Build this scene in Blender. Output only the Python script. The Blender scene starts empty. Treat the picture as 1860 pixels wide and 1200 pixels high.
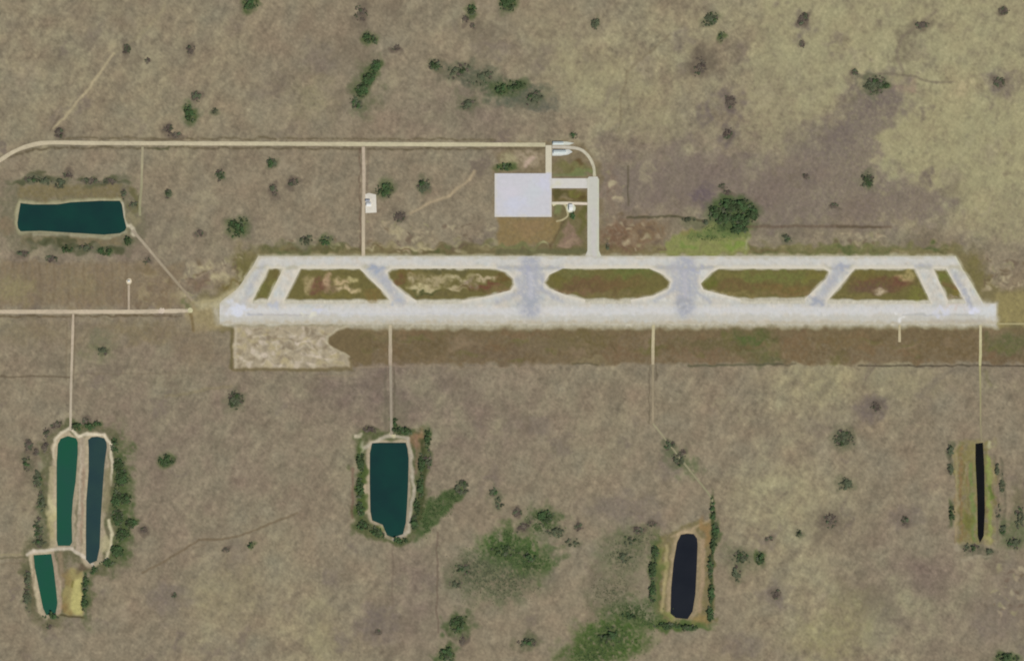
import bpy, bmesh, math, random
import numpy as np
from mathutils import Vector

# ---------------------------------------------------------------- camera, sky, sun
S = 1.5                                   # metres per photograph pixel on the ground
CX, CY = 930.0, 600.0
def W(px, py, z=0.0):
    return ((px - CX) * S, (CY - py) * S, z)

scene = bpy.context.scene
col = scene.collection
cam_d = bpy.data.cameras.new('camera')
cam = bpy.data.objects.new('camera', cam_d); col.objects.link(cam)
H = 8000.0
cam.location = (0, 0, H)
cam_d.sensor_width = 36.0
cam_d.lens = 36.0 * H / (1860 * S)
cam_d.clip_start = 10.0
cam_d.clip_end = 60000.0
scene.camera = cam

SUN_EL, SUN_AZ = math.radians(50), math.radians(140)     # azimuth clockwise from north
world = bpy.data.worlds.new('World'); scene.world = world
world.use_nodes = True
wn = world.node_tree
bg = wn.nodes['Background']
sky = wn.nodes.new('ShaderNodeTexSky')
sky.sky_type = 'NISHITA'; sky.sun_disc = False
sky.sun_elevation = SUN_EL; sky.sun_rotation = SUN_AZ
wn.links.new(sky.outputs[0], bg.inputs[0])
bg.inputs[1].default_value = 0.07
sun_d = bpy.data.lights.new('sun', 'SUN')
sun_d.energy = 3.4; sun_d.angle = math.radians(0.5); sun_d.color = (1.0, 0.955, 0.89)
sun = bpy.data.objects.new('sun', sun_d); col.objects.link(sun)
sd = Vector((math.sin(SUN_AZ) * math.cos(SUN_EL), math.cos(SUN_AZ) * math.cos(SUN_EL), math.sin(SUN_EL)))
sun.rotation_euler = sd.to_track_quat('Z', 'Y').to_euler()
vs = scene.view_settings
vs.view_transform = 'Standard'; vs.look = 'None'; vs.exposure = 0.0; vs.gamma = 1.0
vs.use_curve_mapping = False
scene.cycles.filter_width = 2.0           # the soft optics of a distant survey camera
scene.cycles.max_bounces = 4

rng = np.random.default_rng(11)
random.seed(5)

# ---------------------------------------------------------------- painting tools (soil and plant cover colours)
def lin(c):
    c = np.asarray(c, dtype=np.float64) / 255.0
    return np.where(c <= 0.04045, c / 12.92, ((c + 0.055) / 1.055) ** 2.4)

def field(n, m, lo, hi, seed, aniso=None):
    """periodic random field of n x m cells with wavelengths between lo and hi cells"""
    r = np.random.default_rng(seed)
    f = np.fft.rfft2(r.standard_normal((n, m)))
    fy = np.fft.fftfreq(n)[:, None]; fx = np.fft.rfftfreq(m)[None, :]
    if aniso:
        a, k = aniso
        u = fx * math.cos(a) + fy * math.sin(a); v = -fx * math.sin(a) + fy * math.cos(a)
        k2 = np.sqrt((u * k) ** 2 + v ** 2)
    else:
        k2 = np.sqrt(fx ** 2 + fy ** 2)
    flt = np.exp(-(k2 * lo) ** 2) * (1 - np.exp(-(k2 * hi) ** 2)) / np.maximum(k2, 1e-4)
    g = np.fft.irfft2(f * flt, s=(n, m))
    return (g - g.mean()) / g.std()

def sstep(e0, e1, x):
    t = np.clip((x - e0) / (e1 - e0), 0, 1)
    return t * t * (3 - 2 * t)

class Canvas:
    def __init__(self, x0, y0, x1, y1, step):
        self.x0, self.y0, self.step = x0, y0, step
        self.nx = int(round((x1 - x0) / step)) + 1
        self.ny = int(round((y1 - y0) / step)) + 1
        X, Y = np.meshgrid(x0 + np.arange(self.nx) * step, y0 + np.arange(self.ny) * step)
        self.X0, self.Y0 = X, Y
        self.img = np.zeros((self.ny, self.nx, 3))
        self.wx = np.zeros_like(X); self.wy = np.zeros_like(Y)
    def noise(self, lo, hi, seed, aniso=None):
        n = 1 << (self.ny - 1).bit_length(); m = 1 << (self.nx - 1).bit_length()
        return field(n, m, lo / self.step, hi / self.step, seed, aniso)[:self.ny, :self.nx]
    def win(self, xa, ya, xb, yb):
        s = self.step
        i0 = max(0, int((xa - self.x0) / s)); i1 = min(self.nx, int((xb - self.x0) / s) + 2)
        j0 = max(0, int((ya - self.y0) / s)); j1 = min(self.ny, int((yb - self.y0) / s) + 2)
        return (slice(j0, max(j0, j1)), slice(i0, max(i0, i1)))
    def xy(self, w, warp):
        return self.X0[w] + self.wx[w] * warp, self.Y0[w] + self.wy[w] * warp
    def mix(self, w, m, c):
        m = m[..., None]
        self.img[w] = self.img[w] * (1 - m) + np.asarray(c, float) * m
    def blob(self, x, y, rx, ry, c, a=1.0, soft=0.5, ang=0, warp=4.0, mot=0.0):
        R = max(rx, ry) * (1 + soft) + warp * 3
        w = self.win(x - R, y - R, x + R, y + R)
        X, Y = self.xy(w, warp)
        t = math.radians(ang); dx, dy = X - x, Y - y
        u = (dx * math.cos(t) - dy * math.sin(t)) / rx; v = (dx * math.sin(t) + dy * math.cos(t)) / ry
        m = sstep(1 + soft, 1 - soft, np.sqrt(u * u + v * v)) * a
        if mot: m = m * np.clip(1 + mot * self.mott[w], 0, 1.25)
        self.mix(w, np.clip(m, 0, 1), c)
    def line(self, pts, width, c, a=1.0, soft=1.5, warp=0.8, mot=0.0):
        h = width / 2
        for (ax, ay), (bx, by) in zip(pts[:-1], pts[1:]):
            R = h + soft + warp * 3 + 1
            w = self.win(min(ax, bx) - R, min(ay, by) - R, max(ax, bx) + R, max(ay, by) + R)
            X, Y = self.xy(w, warp)
            dx, dy = bx - ax, by - ay; L2 = dx * dx + dy * dy + 1e-9
            t = np.clip(((X - ax) * dx + (Y - ay) * dy) / L2, 0, 1)
            d = np.hypot(X - ax - t * dx, Y - ay - t * dy)
            m = sstep(h + soft, max(h - soft, -0.01), d) * a
            if mot: m = m * np.clip(1 + mot * self.mott[w], 0, 1.25)
            self.mix(w, np.clip(m, 0, 1), c)
    def sdist(self, poly, w, warp=0.0):
        X, Y = self.xy(w, warp)
        d = np.full(X.shape, 1e9); ins = np.zeros(X.shape, bool)
        n = len(poly)
        for i in range(n):
            ax, ay = poly[i]; bx, by = poly[(i + 1) % n]
            dx, dy = bx - ax, by - ay; L2 = dx * dx + dy * dy + 1e-9
            t = np.clip(((X - ax) * dx + (Y - ay) * dy) / L2, 0, 1)
            d = np.minimum(d, np.hypot(X - ax - t * dx, Y - ay - t * dy))
            if ay != by:
                ins ^= ((ay > Y) != (by > Y)) & (X < ax + (Y - ay) * dx / dy)
        return np.where(ins, -d, d)
    def bbox(self, poly, R):
        xs = [p[0] for p in poly]; ys = [p[1] for p in poly]
        return self.win(min(xs) - R, min(ys) - R, max(xs) + R, max(ys) + R)
    def poly(self, poly, c, a=1.0, soft=3.0, grow=0.0, warp=1.0, mot=0.0):
        w = self.bbox(poly, abs(grow) + soft + 3 * warp + 2)
        m = sstep(grow + soft, grow - soft, self.sdist(poly, w, warp)) * a
        if mot: m = m * np.clip(1 + mot * self.mott[w], 0, 1.25)
        self.mix(w, np.clip(m, 0, 1), c)
    def rect(self, xa, ya, xb, yb, c, a=1.0, soft=3.0, warp=1.0, mot=0.0):
        self.poly([(xa, ya), (xb, ya), (xb, yb), (xa, yb)], c, a, soft, 0, warp, mot)
    def sample(self, px, py):
        fx = np.clip((px - self.x0) / self.step, 0, self.nx - 1.001)
        fy = np.clip((py - self.y0) / self.step, 0, self.ny - 1.001)
        i = fx.astype(int); j = fy.astype(int)
        u = (fx - i)[:, None]; v = (fy - j)[:, None]
        a = self.img
        return (a[j, i] * (1 - u) + a[j, i + 1] * u) * (1 - v) + (a[j + 1, i] * (1 - u) + a[j + 1, i + 1] * u) * v

# ---------------------------------------------------------------- traced outlines (photograph pixels on the flat ground)
POND = {
 'west': [(37.6,369),(60,371.5),(105,371.5),(128,368),(181,365),(217,365),(221,372),(224,393),(229,413),(226,419),(217,423.5),(188,426),(128,422),(75,419),(38,420),(33,414),(32,405),(34,390)],
 'twin_left': [(110,797),(123,792),(138,796),(141,803),(141,823),(137,873),(132,907),(130,940),(131,983),(127,990),(105,990),(103,980),(103,957),(103,907),(103,840),(105,807)],
 'twin_right': [(160,799),(166,794),(177,793),(189,796),(193,803),(194,812),(190,840),(187,873),(185,907),(183,938),(181,993),(176,1017),(163,1023),(156,1015),(156,957),(157,907),(161,857),(161,815)],
 'small': [(61,1008),(93,1006),(97,1030),(101,1067),(104,1094),(101,1112),(84,1116),(78,1103),(71,1067),(63,1030)],
 'middle': [(676,805),(690,804),(737,804),(740,815),(742,833),(741,875),(739,917),(737,948),(732,969),(714,975),(703,971),(695,952),(676,944),(673,927),(672,875),(672,823)],
 'dark': [(1237,971),(1248,969),(1260,970),(1266,978),(1267,990),(1265,1032),(1263,1078),(1258,1109),(1249,1123),(1228,1121),(1218,1113),(1219.5,1067),(1224,1020),(1230,985)],
 'slot': [(1772,806),(1785.5,804),(1788,849),(1789,927),(1787,972),(1780,985),(1776,972),(1775.5,905),(1772,837)],
}
# right-hand and left-hand outlines of the grass islands, top to bottom
I_R = {1: [(514,488),(486,545)], 2: [(653,487),(700,534),(708,546)],
       3: [(898,487),(919,494),(932,506),(934,517),(927,527),(881,539),(838,546)],
       4: [(1179,486),(1206,499),(1218,511),(1214,525),(1186,537),(1145,544)],
       5: [(1496,487),(1505,493),(1505,498),(1501,506),(1461,543)], 6: [(1662,487),(1690,548)], 7: [(1718,488),(1752,546)]}
I_L = {1: [(488,488),(459,546)], 2: [(546,487),(516,546)],
       3: [(712,487),(704,494),(705,506),(717,517),(736,534),(757,546)],
       4: [(1022,486),(998,499),(988,513),(996,523),(1026,535),(1063,544)],
       5: [(1306,487),(1292,495),(1273,515),(1278,526),(1301,532),(1345,543)], 6: [(1553,487),(1503,546)], 7: [(1695,488),(1722,546)]}
ISLE = {k: I_L[k] + I_R[k][::-1] for k in I_L}

# ---------------------------------------------------------------- where the thickets and bushes stand
def E(*a): return a if len(a) == 5 else (*a, 0)
TH = [
 # top edge
 ('dark green round thicket at the top edge, left of the centre', [E(454,7,12,13)], 'green', 1.1),
 ('small dark green thicket above two brown bushes near the top', [E(857,19,8,11)], 'green', 1.1),
 ('large dark green thicket cut by the top edge', [E(922,6,15,15)], 'green', 1.1),
 ('small oval dark green thicket above the long green thicket', [E(672,70,13,10,-20)], 'green', 1.1),
 ('long slanting dark green thicket north of the gravel road', [E(682,122,9,14,-25),E(670,143,11,15,-25),E(658,163,12,14,-25)], 'green', 1.0),
 ('thin grey-green tail below the long slanting thicket', [E(649,186,11,16)], 'dull', .5),
 ('dull green thicket at the west end of the grey-green belt', [E(791,119,13,10)], 'dull', .9),
 ('sparse grey-green belt of scrub trailing east', [E(832,128,26,12,20),E(875,142,22,12,20)], 'dull', .45),
 ('dense dark clump in the middle of the grey-green belt', [E(908,163,13,11,20),E(935,158,20,10,15)], 'green', .6),
 ('faint eastern tip of the grey-green belt', [E(972,178,24,11,25)], 'dull', .4),
 ('small dull thicket just below the grey-green belt', [E(850,190,14,9,30)], 'dull', .8),
 ('upright dark green thicket north of the road near the west', [E(344,206,9,17,15)], 'green', 1.1),
 ('grey-green thicket in the north beside black bushes', [E(1290,36,15,12,30)], 'dull', 1.0),
 ('pale green thicket with a dark rim in the northeast field', [E(1588,155,22,15)], 'dull', .8),
 ('dark green thicket in the field above the east taxiway', [E(1575,328,13,13)], 'dull', .8),
 # between road and taxiway
 ('round dull green thicket below the north road', [E(493,296,10,9)], 'dull', 1.1),
 ('dull olive bush near the middle of the western field', [E(399,319,8,10)], 'dull', .9),
 ('narrow upright dark bush east of the west pond', [E(306,352,5,10)], 'dull', 1.2),
 ('large dark green thicket northwest of the taxiway end', [E(431,412,18,17)], 'green', .8),
 ('dark green round thicket beside the white compound', [E(700,345,13,15,-30)], 'green', 1.2),
 ('dull green round thicket east of the white compound', [E(770,338,11,13)], 'dull', 1.1),
 ('brown bush south of the white compound thicket', [E(726,393,11,10)], 'brown', .8),
 ('low green clump beside the northwest taxiway edge', [E(592,437,11,9)], 'green', .7),
 ('paler green clump left of the taxiway-edge clump', [E(556,436,12,9)], 'dull', .6),
 ('small dull clump above the eastern taxiway edge', [E(1428,434,9,8)], 'dull', .8),
 # south
 ('isolated dark green round thicket right of the twin ponds', [E(302,836,13,12,30)], 'green', 1.2),
 ('grey-green round thicket south of the gravel yard', [E(427,726,15,17,-15)], 'dull', .8),
 ('small dark green bush on the southwestern plain', [E(456,990,7,6)], 'green', 1.1),
 ('small green thicket west of the straight southern track', [E(186,638,10,7)], 'dull', .9),
 ('grey-green thicket with dark east side in the southeast field', [E(1533,796,18,17,35)], 'dull', .9),
 ('faint green thicket below the larger southeastern one', [E(1537,879,13,12)], 'dull', .7),
 ('dark upright thicket east of the oval pond', [E(1381,1013,7,12)], 'green', 1.1),
 ('mottled olive scrub between the oval pond and the dark thicket', [E(1346,1012,16,13),E(1338,1040,9,16)], 'dull', .5),
 ('scrub astride the diagonal track to the oval pond', [E(1217,808,10,9),E(1232,835,14,9,-45)], 'dull', .6),
 ('dark bush right of the diagonal track scrub', [E(1240,823,5,8)], 'brown', 1.6),
 ('ring-shaped dark thicket at the tip of the green wedge', [E(838,877,9,4),E(847,886,4,8),E(830,887,4,7),E(838,894,8,4)], 'dull', 1.6),
 ('dark green thicket cut by the bottom edge at the far right', [E(1830,1194,19,9)], 'green', 1.0),
 ('tiny olive bush on the pale southeastern slope', [E(1451,967,6,6)], 'dull', 1.3),
 ('dark green rounded scrub near the bottom edge, upper of the pair', [E(832,1132,18,14,30)], 'green', .8),
 ('dark green rounded scrub at the bottom edge, lower of the pair', [E(811,1187,14,14)], 'green', .9),
 ('olive ring of low scrub at the bottom centre', [E(958,1166,18,8)], 'dull', .7),
 # pond banks
 ('dark scrub belt along the north bank of the west pond', [E(60,327,18,5),E(83,328,10,6),E(110,333,10,10)], 'dull', .8),
 ('dark bush crowning the north bank of the west pond', [E(125,318,9,5)], 'brown', 1.3),
 ('brown scrub belt north-east of the west pond', [E(165,329,16,5),E(200,330,14,4)], 'brown', .9),
 ('dark scrub at the east bank corner of the west pond', [E(225,352,4,10)], 'brown', 1.3),
 ('dark green clump on the south bank of the west pond', [E(122,453,10,6)], 'green', 1.0),
 ('large dark green clump at the south-east bank of the west pond', [E(192,457,15,7,-10)], 'green', 1.0),
 ('dark clump at the south-east corner of the west pond', [E(233,438,10,6,35)], 'green', .9),
 ('sparse grey scrub along the south bank of the west pond', [E(155,450,16,6)], 'dull', .8),
 ('brown scrub south-west of the west pond', [E(42,461,12,5)], 'brown', 1.0),
 ('brown scrub patch below the west pond', [E(95,470,11,5)], 'brown', 1.0),
 ('green bushes between the west pond and the grassy track', [E(243,371,9,5)], 'dull', .9),
 ('green hedge along the north bank of the twin ponds', [E(140,774,9,7),E(163,774,9,6),E(178,768,8,5)], 'green', .9),
 ('dark brown bush above the twin ponds', [E(155,763,6,6)], 'brown', 1.3),
 ('dark scrub arc at the north-west of the twin ponds', [E(103,772,12,5,25),E(85,785,5,9),E(82,810,4,14)], 'brown', .8),
 ('pair of dark brown bushes west of the twin ponds', [E(52,808,7,12),E(66,822,5,5)], 'brown', 1.1),
 ('sparse dull scrub west of the twin ponds', [E(48,840,7,14),E(68,870,9,18)], 'dull', .7),
 ('green scrub along the west bank of the twin ponds', [E(76,910,7,20),E(70,960,8,24),E(72,985,12,8)], 'dull', .8),
 ('tall green thicket along the upper east bank of the twin ponds', [E(208,810,6,14),E(216,845,9,16),E(222,868,12,16)], 'green', .9),
 ('broad green thicket along the lower east bank of the twin ponds', [E(212,905,9,18),E(226,905,14,10),E(214,940,10,16)], 'green', .9),
 ('green thicket jutting out east of the twin ponds', [E(238,950,13,8,10),E(222,970,12,12)], 'green', .9),
 ('green scrub at the foot of the twin ponds', [E(213,1000,13,13),E(196,1022,13,6),E(172,1036,8,6)], 'green', .7),
 ('dark bush beside the twin pond thickets', [E(262,962,6,6)], 'brown', 1.4),
 ('green scrub along the west bank of the short pond', [E(50,1050,5,18),E(50,1085,6,22)], 'dull', .9),
 ('green scrub along the east side of the yellow bank', [E(155,1062,4,20),E(154,1095,4,18)], 'green', .9),
 ('dark low scrub below the short pond', [E(95,1118,16,4)], 'green', .9),
 ('small dark bush south of the short pond', [E(90,1137,5,5)], 'brown', 1.3),
 ('green hedge along the west bank of the middle pond', [E(655,840,6,20),E(654,885,6,24),E(655,925,6,18)], 'green', .8),
 ('scrub clump at the south-west corner of the middle pond', [E(660,955,12,10),E(686,967,15,8,-25)], 'green', .8),
 ('green hedge at the north-east corner of the middle pond', [E(722,781,12,7),E(738,783,10,6)], 'green', .9),
 ('dark upright bush beside the track to the middle pond', [E(718,766,4,9)], 'green', 1.3),
 ('brown bushes at the north-west corner of the middle pond', [E(672,780,13,5)], 'brown', 1.0),
 ('dark upright hedge at the far north-east of the middle pond', [E(777,795,5,18)], 'green', 1.2),
 ('dark hedge along the east bank of the middle pond', [E(766,845,5,22),E(764,885,5,20),E(758,920,5,18),E(752,950,6,16)], 'green', .9),
 ('grey-green scrub right of the east hedge of the middle pond', [E(778,835,7,16)], 'dull', .8),
 ('dark scrub at the foot of the middle pond', [E(728,981,16,5)], 'green', .9),
 ('green hedge along the west bank of the oval pond', [E(1190,1000,6,14),E(1186,1035,7,24),E(1186,1075,6,20)], 'green', .8),
 ('dark green hedge along the upper east side of the oval pond', [E(1295,925,3,22),E(1300,965,7,16),E(1295,990,4,14)], 'green', .9),
 ('dark green hedge along the lower east side of the oval pond', [E(1291,1030,4,24),E(1292,1075,5,20),E(1290,1115,5,16)], 'green', .9),
 ('green scrub along the foot of the oval pond', [E(1215,1136,22,6),E(1250,1139,20,5)], 'green', .8),
 ('dark scrub west of the black water slot', [E(1726,818,5,11),E(1727,850,5,10)], 'dull', .9),
 ('green scrub at the south-west of the black water slot', [E(1729,930,5,16)], 'green', .9),
 ('thin dark scrub east of the black water slot', [E(1811,850,3,16),E(1820,880,4,18),E(1813,930,4,12),E(1822,960,5,12)], 'dull', .8),
 ('dark scrub at the foot of the black water slot', [E(1764,994,16,6),E(1795,1000,9,5)], 'dull', .9),
 ('green scrub at the right edge near the black water slot', [E(1852,940,9,22),E(1842,985,14,12)], 'dull', .5),
 # bushes in the southern scrubland
 ('dark brown bush at the west side of the green hollow', [E(939,930,9,7)], 'brown', 1.2),
 ('dark bush east of the green hollow', [E(1051,956,7,7)], 'brown', 1.4),
 ('green thicket crowning the green hollow', [E(990,938,16,13)], 'green', .8),
 ('dark dry bush north-west of the oval pond', [E(1184,950,9,5)], 'brown', 1.2),
 ('brown scrub left of the oval pond head', [E(1160,962,12,6)], 'brown', .7),
 ('purple-brown dry bush ring on the southwestern plain', [E(316,1080,5,5)], 'brown', 1.6),
 ('dark bush on the purple-brown patch in the south', [E(687,1148,6,5)], 'brown', 1.6),
 ('brown bush below the green scrub pair', [E(840,1163,5,9)], 'brown', 1.0),
 ('dark bush below the isolated southwestern track', [E(411,998,7,5)], 'brown', 1.2),
 ('dry bush at the head of the purple patch east', [E(1591,738,10,8)], 'brown', .6),
 ('dark dry scrub on the southeastern slope', [E(1508,945,12,14)], 'brown', .5),
 ('small dry bush right of the southeastern slope scrub', [E(1645,945,8,9)], 'brown', .8),
 ('dry bush in the far southeast field', [E(1410,1078,8,8)], 'brown', .7),
 ('dark small bush left of the pale southeastern slope', [E(1397,978,6,6)], 'brown', .9),
 # north brown bushes
 ('brown bush at the top of the northwest track', [E(231,89,7,8)], 'brown', 1.1),
 ('tiny brown bush right of the northwest track', [E(268,110,4,5)], 'brown', 1.6),
 ('pale brown bush in the northwest field', [E(347,90,8,9)], 'brown', .5),
 ('brown bush above the upright green thicket', [E(357,174,9,9)], 'brown', .9),
 ('small dark olive bush right of the upright green thicket', [E(390,202,6,5)], 'dull', 1.4),
 ('brown bush beside the road junction in the west', [E(108,242,7,10)], 'brown', 1.0),
 ('brown scrub along the north verge of the road', [E(318,246,14,4),E(305,234,6,8,-40)], 'brown', .9),
 ('small dark bush right of the small oval thicket', [E(720,87,7,5)], 'brown', 1.4),
 ('dark brown bush left of a black one near the top', [E(845,36,6,7)], 'brown', 1.3),
 ('black-brown bush right of the pair near the top', [E(859,47,5,5)], 'brown', 1.5),
 ('grey brown tall bush at the top', [E(655,26,10,16)], 'brown', .5),
 ('blue-grey bush in the top middle field', [E(1081,43,7,10,-30)], 'dull', 1.2),
 ('black bush under the northern grey-green thicket', [E(1311,66,6,8)], 'green', 1.6),
 ('dull scrub trail below the northern black bush', [E(1272,120,12,18)], 'brown', .4),
 ('purple-brown bush in the northern field, upper of two', [E(1326,185,10,12)], 'brown', .7),
 ('purple-brown bush in the northern field, lower of two', [E(1322,243,8,10)], 'brown', .7),
 ('slanting dark brown bush in the northeast pasture', [E(1458,34,8,13,-35)], 'brown', 1.0),
 ('small brown bush under the slanting one', [E(1457,79,5,7)], 'brown', 1.0),
 ('dark brown bush at the far top right', [E(1823,20,9,7)], 'brown', 1.2),
 ('dark brown bush at the right edge of the pasture', [E(1815,149,14,7)], 'brown', 1.0),
 ('brown bush on the gully in the northeast pasture', [E(1674,46,11,6)], 'brown', 1.0),
 ('small brown bush left of the rimmed northeast thicket', [E(1554,131,6,5)], 'brown', 1.3),
 ('black bush inside the rimmed northeast thicket', [E(1607,156,8,6,40)], 'green', 1.6),
 ('small brown bush in the purple field east', [E(1464,320,6,6)], 'brown', 1.2),
 ('dark brown bush above the eastern taxiway field', [E(1515,374,8,5)], 'brown', 1.2),
 ('black bush inside the dark eastern field thicket', [E(1579,334,6,6)], 'green', 1.8),
 ('pair of dark bushes in the western field, upright one', [E(496,346,7,11)], 'brown', 1.0),
 ('pair of dark bushes in the western field, flat one', [E(532,333,10,6,25)], 'brown', 1.0),
 ('brown bush west of the diagonal gravel track', [E(268,474,7,4)], 'brown', 1.3),
 ('brown bush above the large dark western thicket', [E(362,424,8,6)], 'brown', .8),
 ('small dark bush north of the apron sheds', [E(1042,246,8,6)], 'dull', 1.0),
 ('green bushes at the north-west corner of the apron', [E(918,303,15,6)], 'green', .7),
 ('dark bush in the strip beside the apron taxiway', [E(1103,448,3,7)], 'dull', 1.4),
 ('brown bush at the north of the big grove', [E(1313,338,8,5)], 'brown', 1.0),
 ('brown bushes just below the north bush of the grove', [E(1321,350,8,5)], 'brown', .9),
 ('dark hedge leading from the west to the grove', [E(1250,399,14,3),E(1282,404,5,4)], 'dull', 1.2),
 ('olive scrub on the east flank of the green hollow', [E(1010,965,20,9),E(1040,985,16,7)], 'dull', .5),
 ('brown scrub between the hollow crown thicket and the weeds', [E(952,955,15,7,30)], 'brown', .6),
 ('dark green scrub in the middle of the hollow weeds', [E(912,1000,24,11),E(965,1012,20,9)], 'green', .4),
 ('sparse shrubs on the west flank of the hollow', [E(842,1033,15,9),E(830,1060,12,7)], 'dull', .6),
 ('grey-green shrubs above the green hollow', [E(896,893,6,9),E(906,914,6,12)], 'dull', .8),
 ('grey-green scrub west of the oval pond hedge', [E(1142,982,12,8),E(1133,1012,10,11)], 'dull', .5),
 ('dark green scrub among the weeds at the bottom centre', [E(1105,1155,22,15),E(1145,1118,16,9)], 'green', .35),
 ('green bush clump in the middle of the round forecourt loop', [E(1040,392,4,6)], 'green', 1.5),
]

# ---------------------------------------------------------------- ground colours
G = Canvas(-60, -60, 1920, 1260, 2)
G.wx = G.noise(14, 60, 1); G.wy = G.noise(14, 60, 2)
n_big = G.noise(90, 600, 3); n_mid = G.noise(22, 120, 4); n_sm = G.noise(6, 34, 5); n_fine = G.noise(2.2, 9, 6)
n_str = G.noise(7, 60, 7, aniso=(math.radians(-58), 5.0)); n_hue = G.noise(26, 200, 8); n_grn = G.noise(10, 50, 9)
G.mott = G.noise(3.5, 16, 10) * 0.6 + n_sm * 0.4
TAUPE = np.array((136, 124, 101.)); YEL = np.array((158, 150, 114.)); PUR = np.array((121, 108, 95.))
X, Y = G.X0, G.Y0
def gs(x, y, sx, sy): return np.exp(-((X - x) / sx) ** 2 - ((Y - y) / sy) ** 2)
yel = 1.1 * gs(1720, 260, 240, 130) + 0.9 * gs(1640, 40, 330, 150) + 0.5 * gs(1130, 150, 160, 130) + 0.6 * gs(1560, 1130, 130, 90) \
    + 0.35 * gs(560, 1130, 90, 100) + 0.2 * gs(380, 1075, 70, 60) + 0.55 * gs(1420, 900, 90, 110) + 0.4 * gs(1500, 700, 180, 70) + 0.3 * gs(150, 90, 300, 130)
pur = 0.35 * gs(1380, 320, 230, 70) + 0.35 * gs(1180, 330, 160, 90) + 0.45 * gs(850, 200, 120, 60) + 0.5 * gs(690, 700, 160, 50) \
    + 0.5 * gs(1660, 1080, 120, 110) + 0.35 * gs(150, 500, 200, 90) + 0.45 * gs(760, 1080, 60, 110) + 0.3 * gs(320, 800, 200, 200) + 0.35 * gs(820, 780, 220, 110)
wob = 1 + 0.28 * n_mid + 0.12 * n_sm
yel = np.clip(yel * wob + 0.08 * n_big + 0.03 * n_str - 0.02, 0, 1); pur = np.clip(pur * (1 + 0.4 * n_hue) + 0.07 * n_hue - 0.04, 0, 1)
img = TAUPE + (YEL - TAUPE) * yel[..., None]
img = img + (PUR - img) * (pur * 0.9)[..., None]
vein = np.exp(-(G.noise(9, 45, 51) / .16) ** 2) * sstep(-.2, .9, G.noise(30, 160, 52))
vein2 = np.exp(-(G.noise(5, 26, 53, aniso=(math.radians(-60), 2.2)) / .16) ** 2) * sstep(0, 1.1, G.noise(24, 140, 54))
lum = 1 + 0.016 * n_mid + 0.030 * n_sm + 0.014 * n_str + 0.018 * n_fine - 0.055 * vein + 0.045 * vein2
img = img * lum[..., None] * (1 + 0.006 * n_hue[..., None] * np.array((1, -0.2, -0.9)))
G.img = img
BASE = img.copy()
b, ln, pg, rc = G.blob, G.line, G.poly, G.rect
DK = (96, 86, 70); DKG = (70, 76, 52); OLV = (112, 104, 64); BRN = (110, 92, 66); GRN = (72, 90, 50); SAND = (176, 164, 134); PALE = (196, 184, 152)

# the darker purple-brown sward that crosses the northeast, and the straw-coloured pastures beside it
n_st2 = G.noise(2.6, 18, 12, aniso=(math.radians(-62), 3.5))
pg([(1060,330),(1120,295),(1250,268),(1400,300),(1470,262),(1540,195),(1565,140),(1645,140),(1650,190),(1595,265),(1600,320),(1730,340),(1710,400),(1620,415),(1370,408),(1290,370),(1150,385)], (119,106,95), .62, 24, 0, 11, .25)
pg([(1640,185),(1900,165),(1900,450),(1790,430),(1720,350),(1620,310),(1600,280)], (157,150,112), .5, 24, 0, 9, .25)
pg([(1400,-40),(1900,-40),(1900,130),(1720,130),(1640,110),(1560,125),(1480,215),(1410,270),(1345,245),(1370,110)], (156,149,113), .45, 24, 0, 9, .3)
pg([(1020,60),(1200,150),(1240,240),(1140,250),(1060,180),(1000,120)], (154,146,110), .35, 24, 0, 9, .3)
# faint random smudges of dead grass and bare earth
for i in range(560):
    x, y = rng.uniform(-50, 1910), rng.uniform(-50, 1250); t = rng.random()
    if 440 < y < 670 and x > 340: continue
    b(x, y, rng.uniform(4, 16), rng.uniform(4, 22), [(112,100,82),(108,96,86),(160,150,118),(150,138,114)][rng.integers(4)], rng.uniform(.15, .5), .7, rng.uniform(-50, -10), 6, .4)
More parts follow.
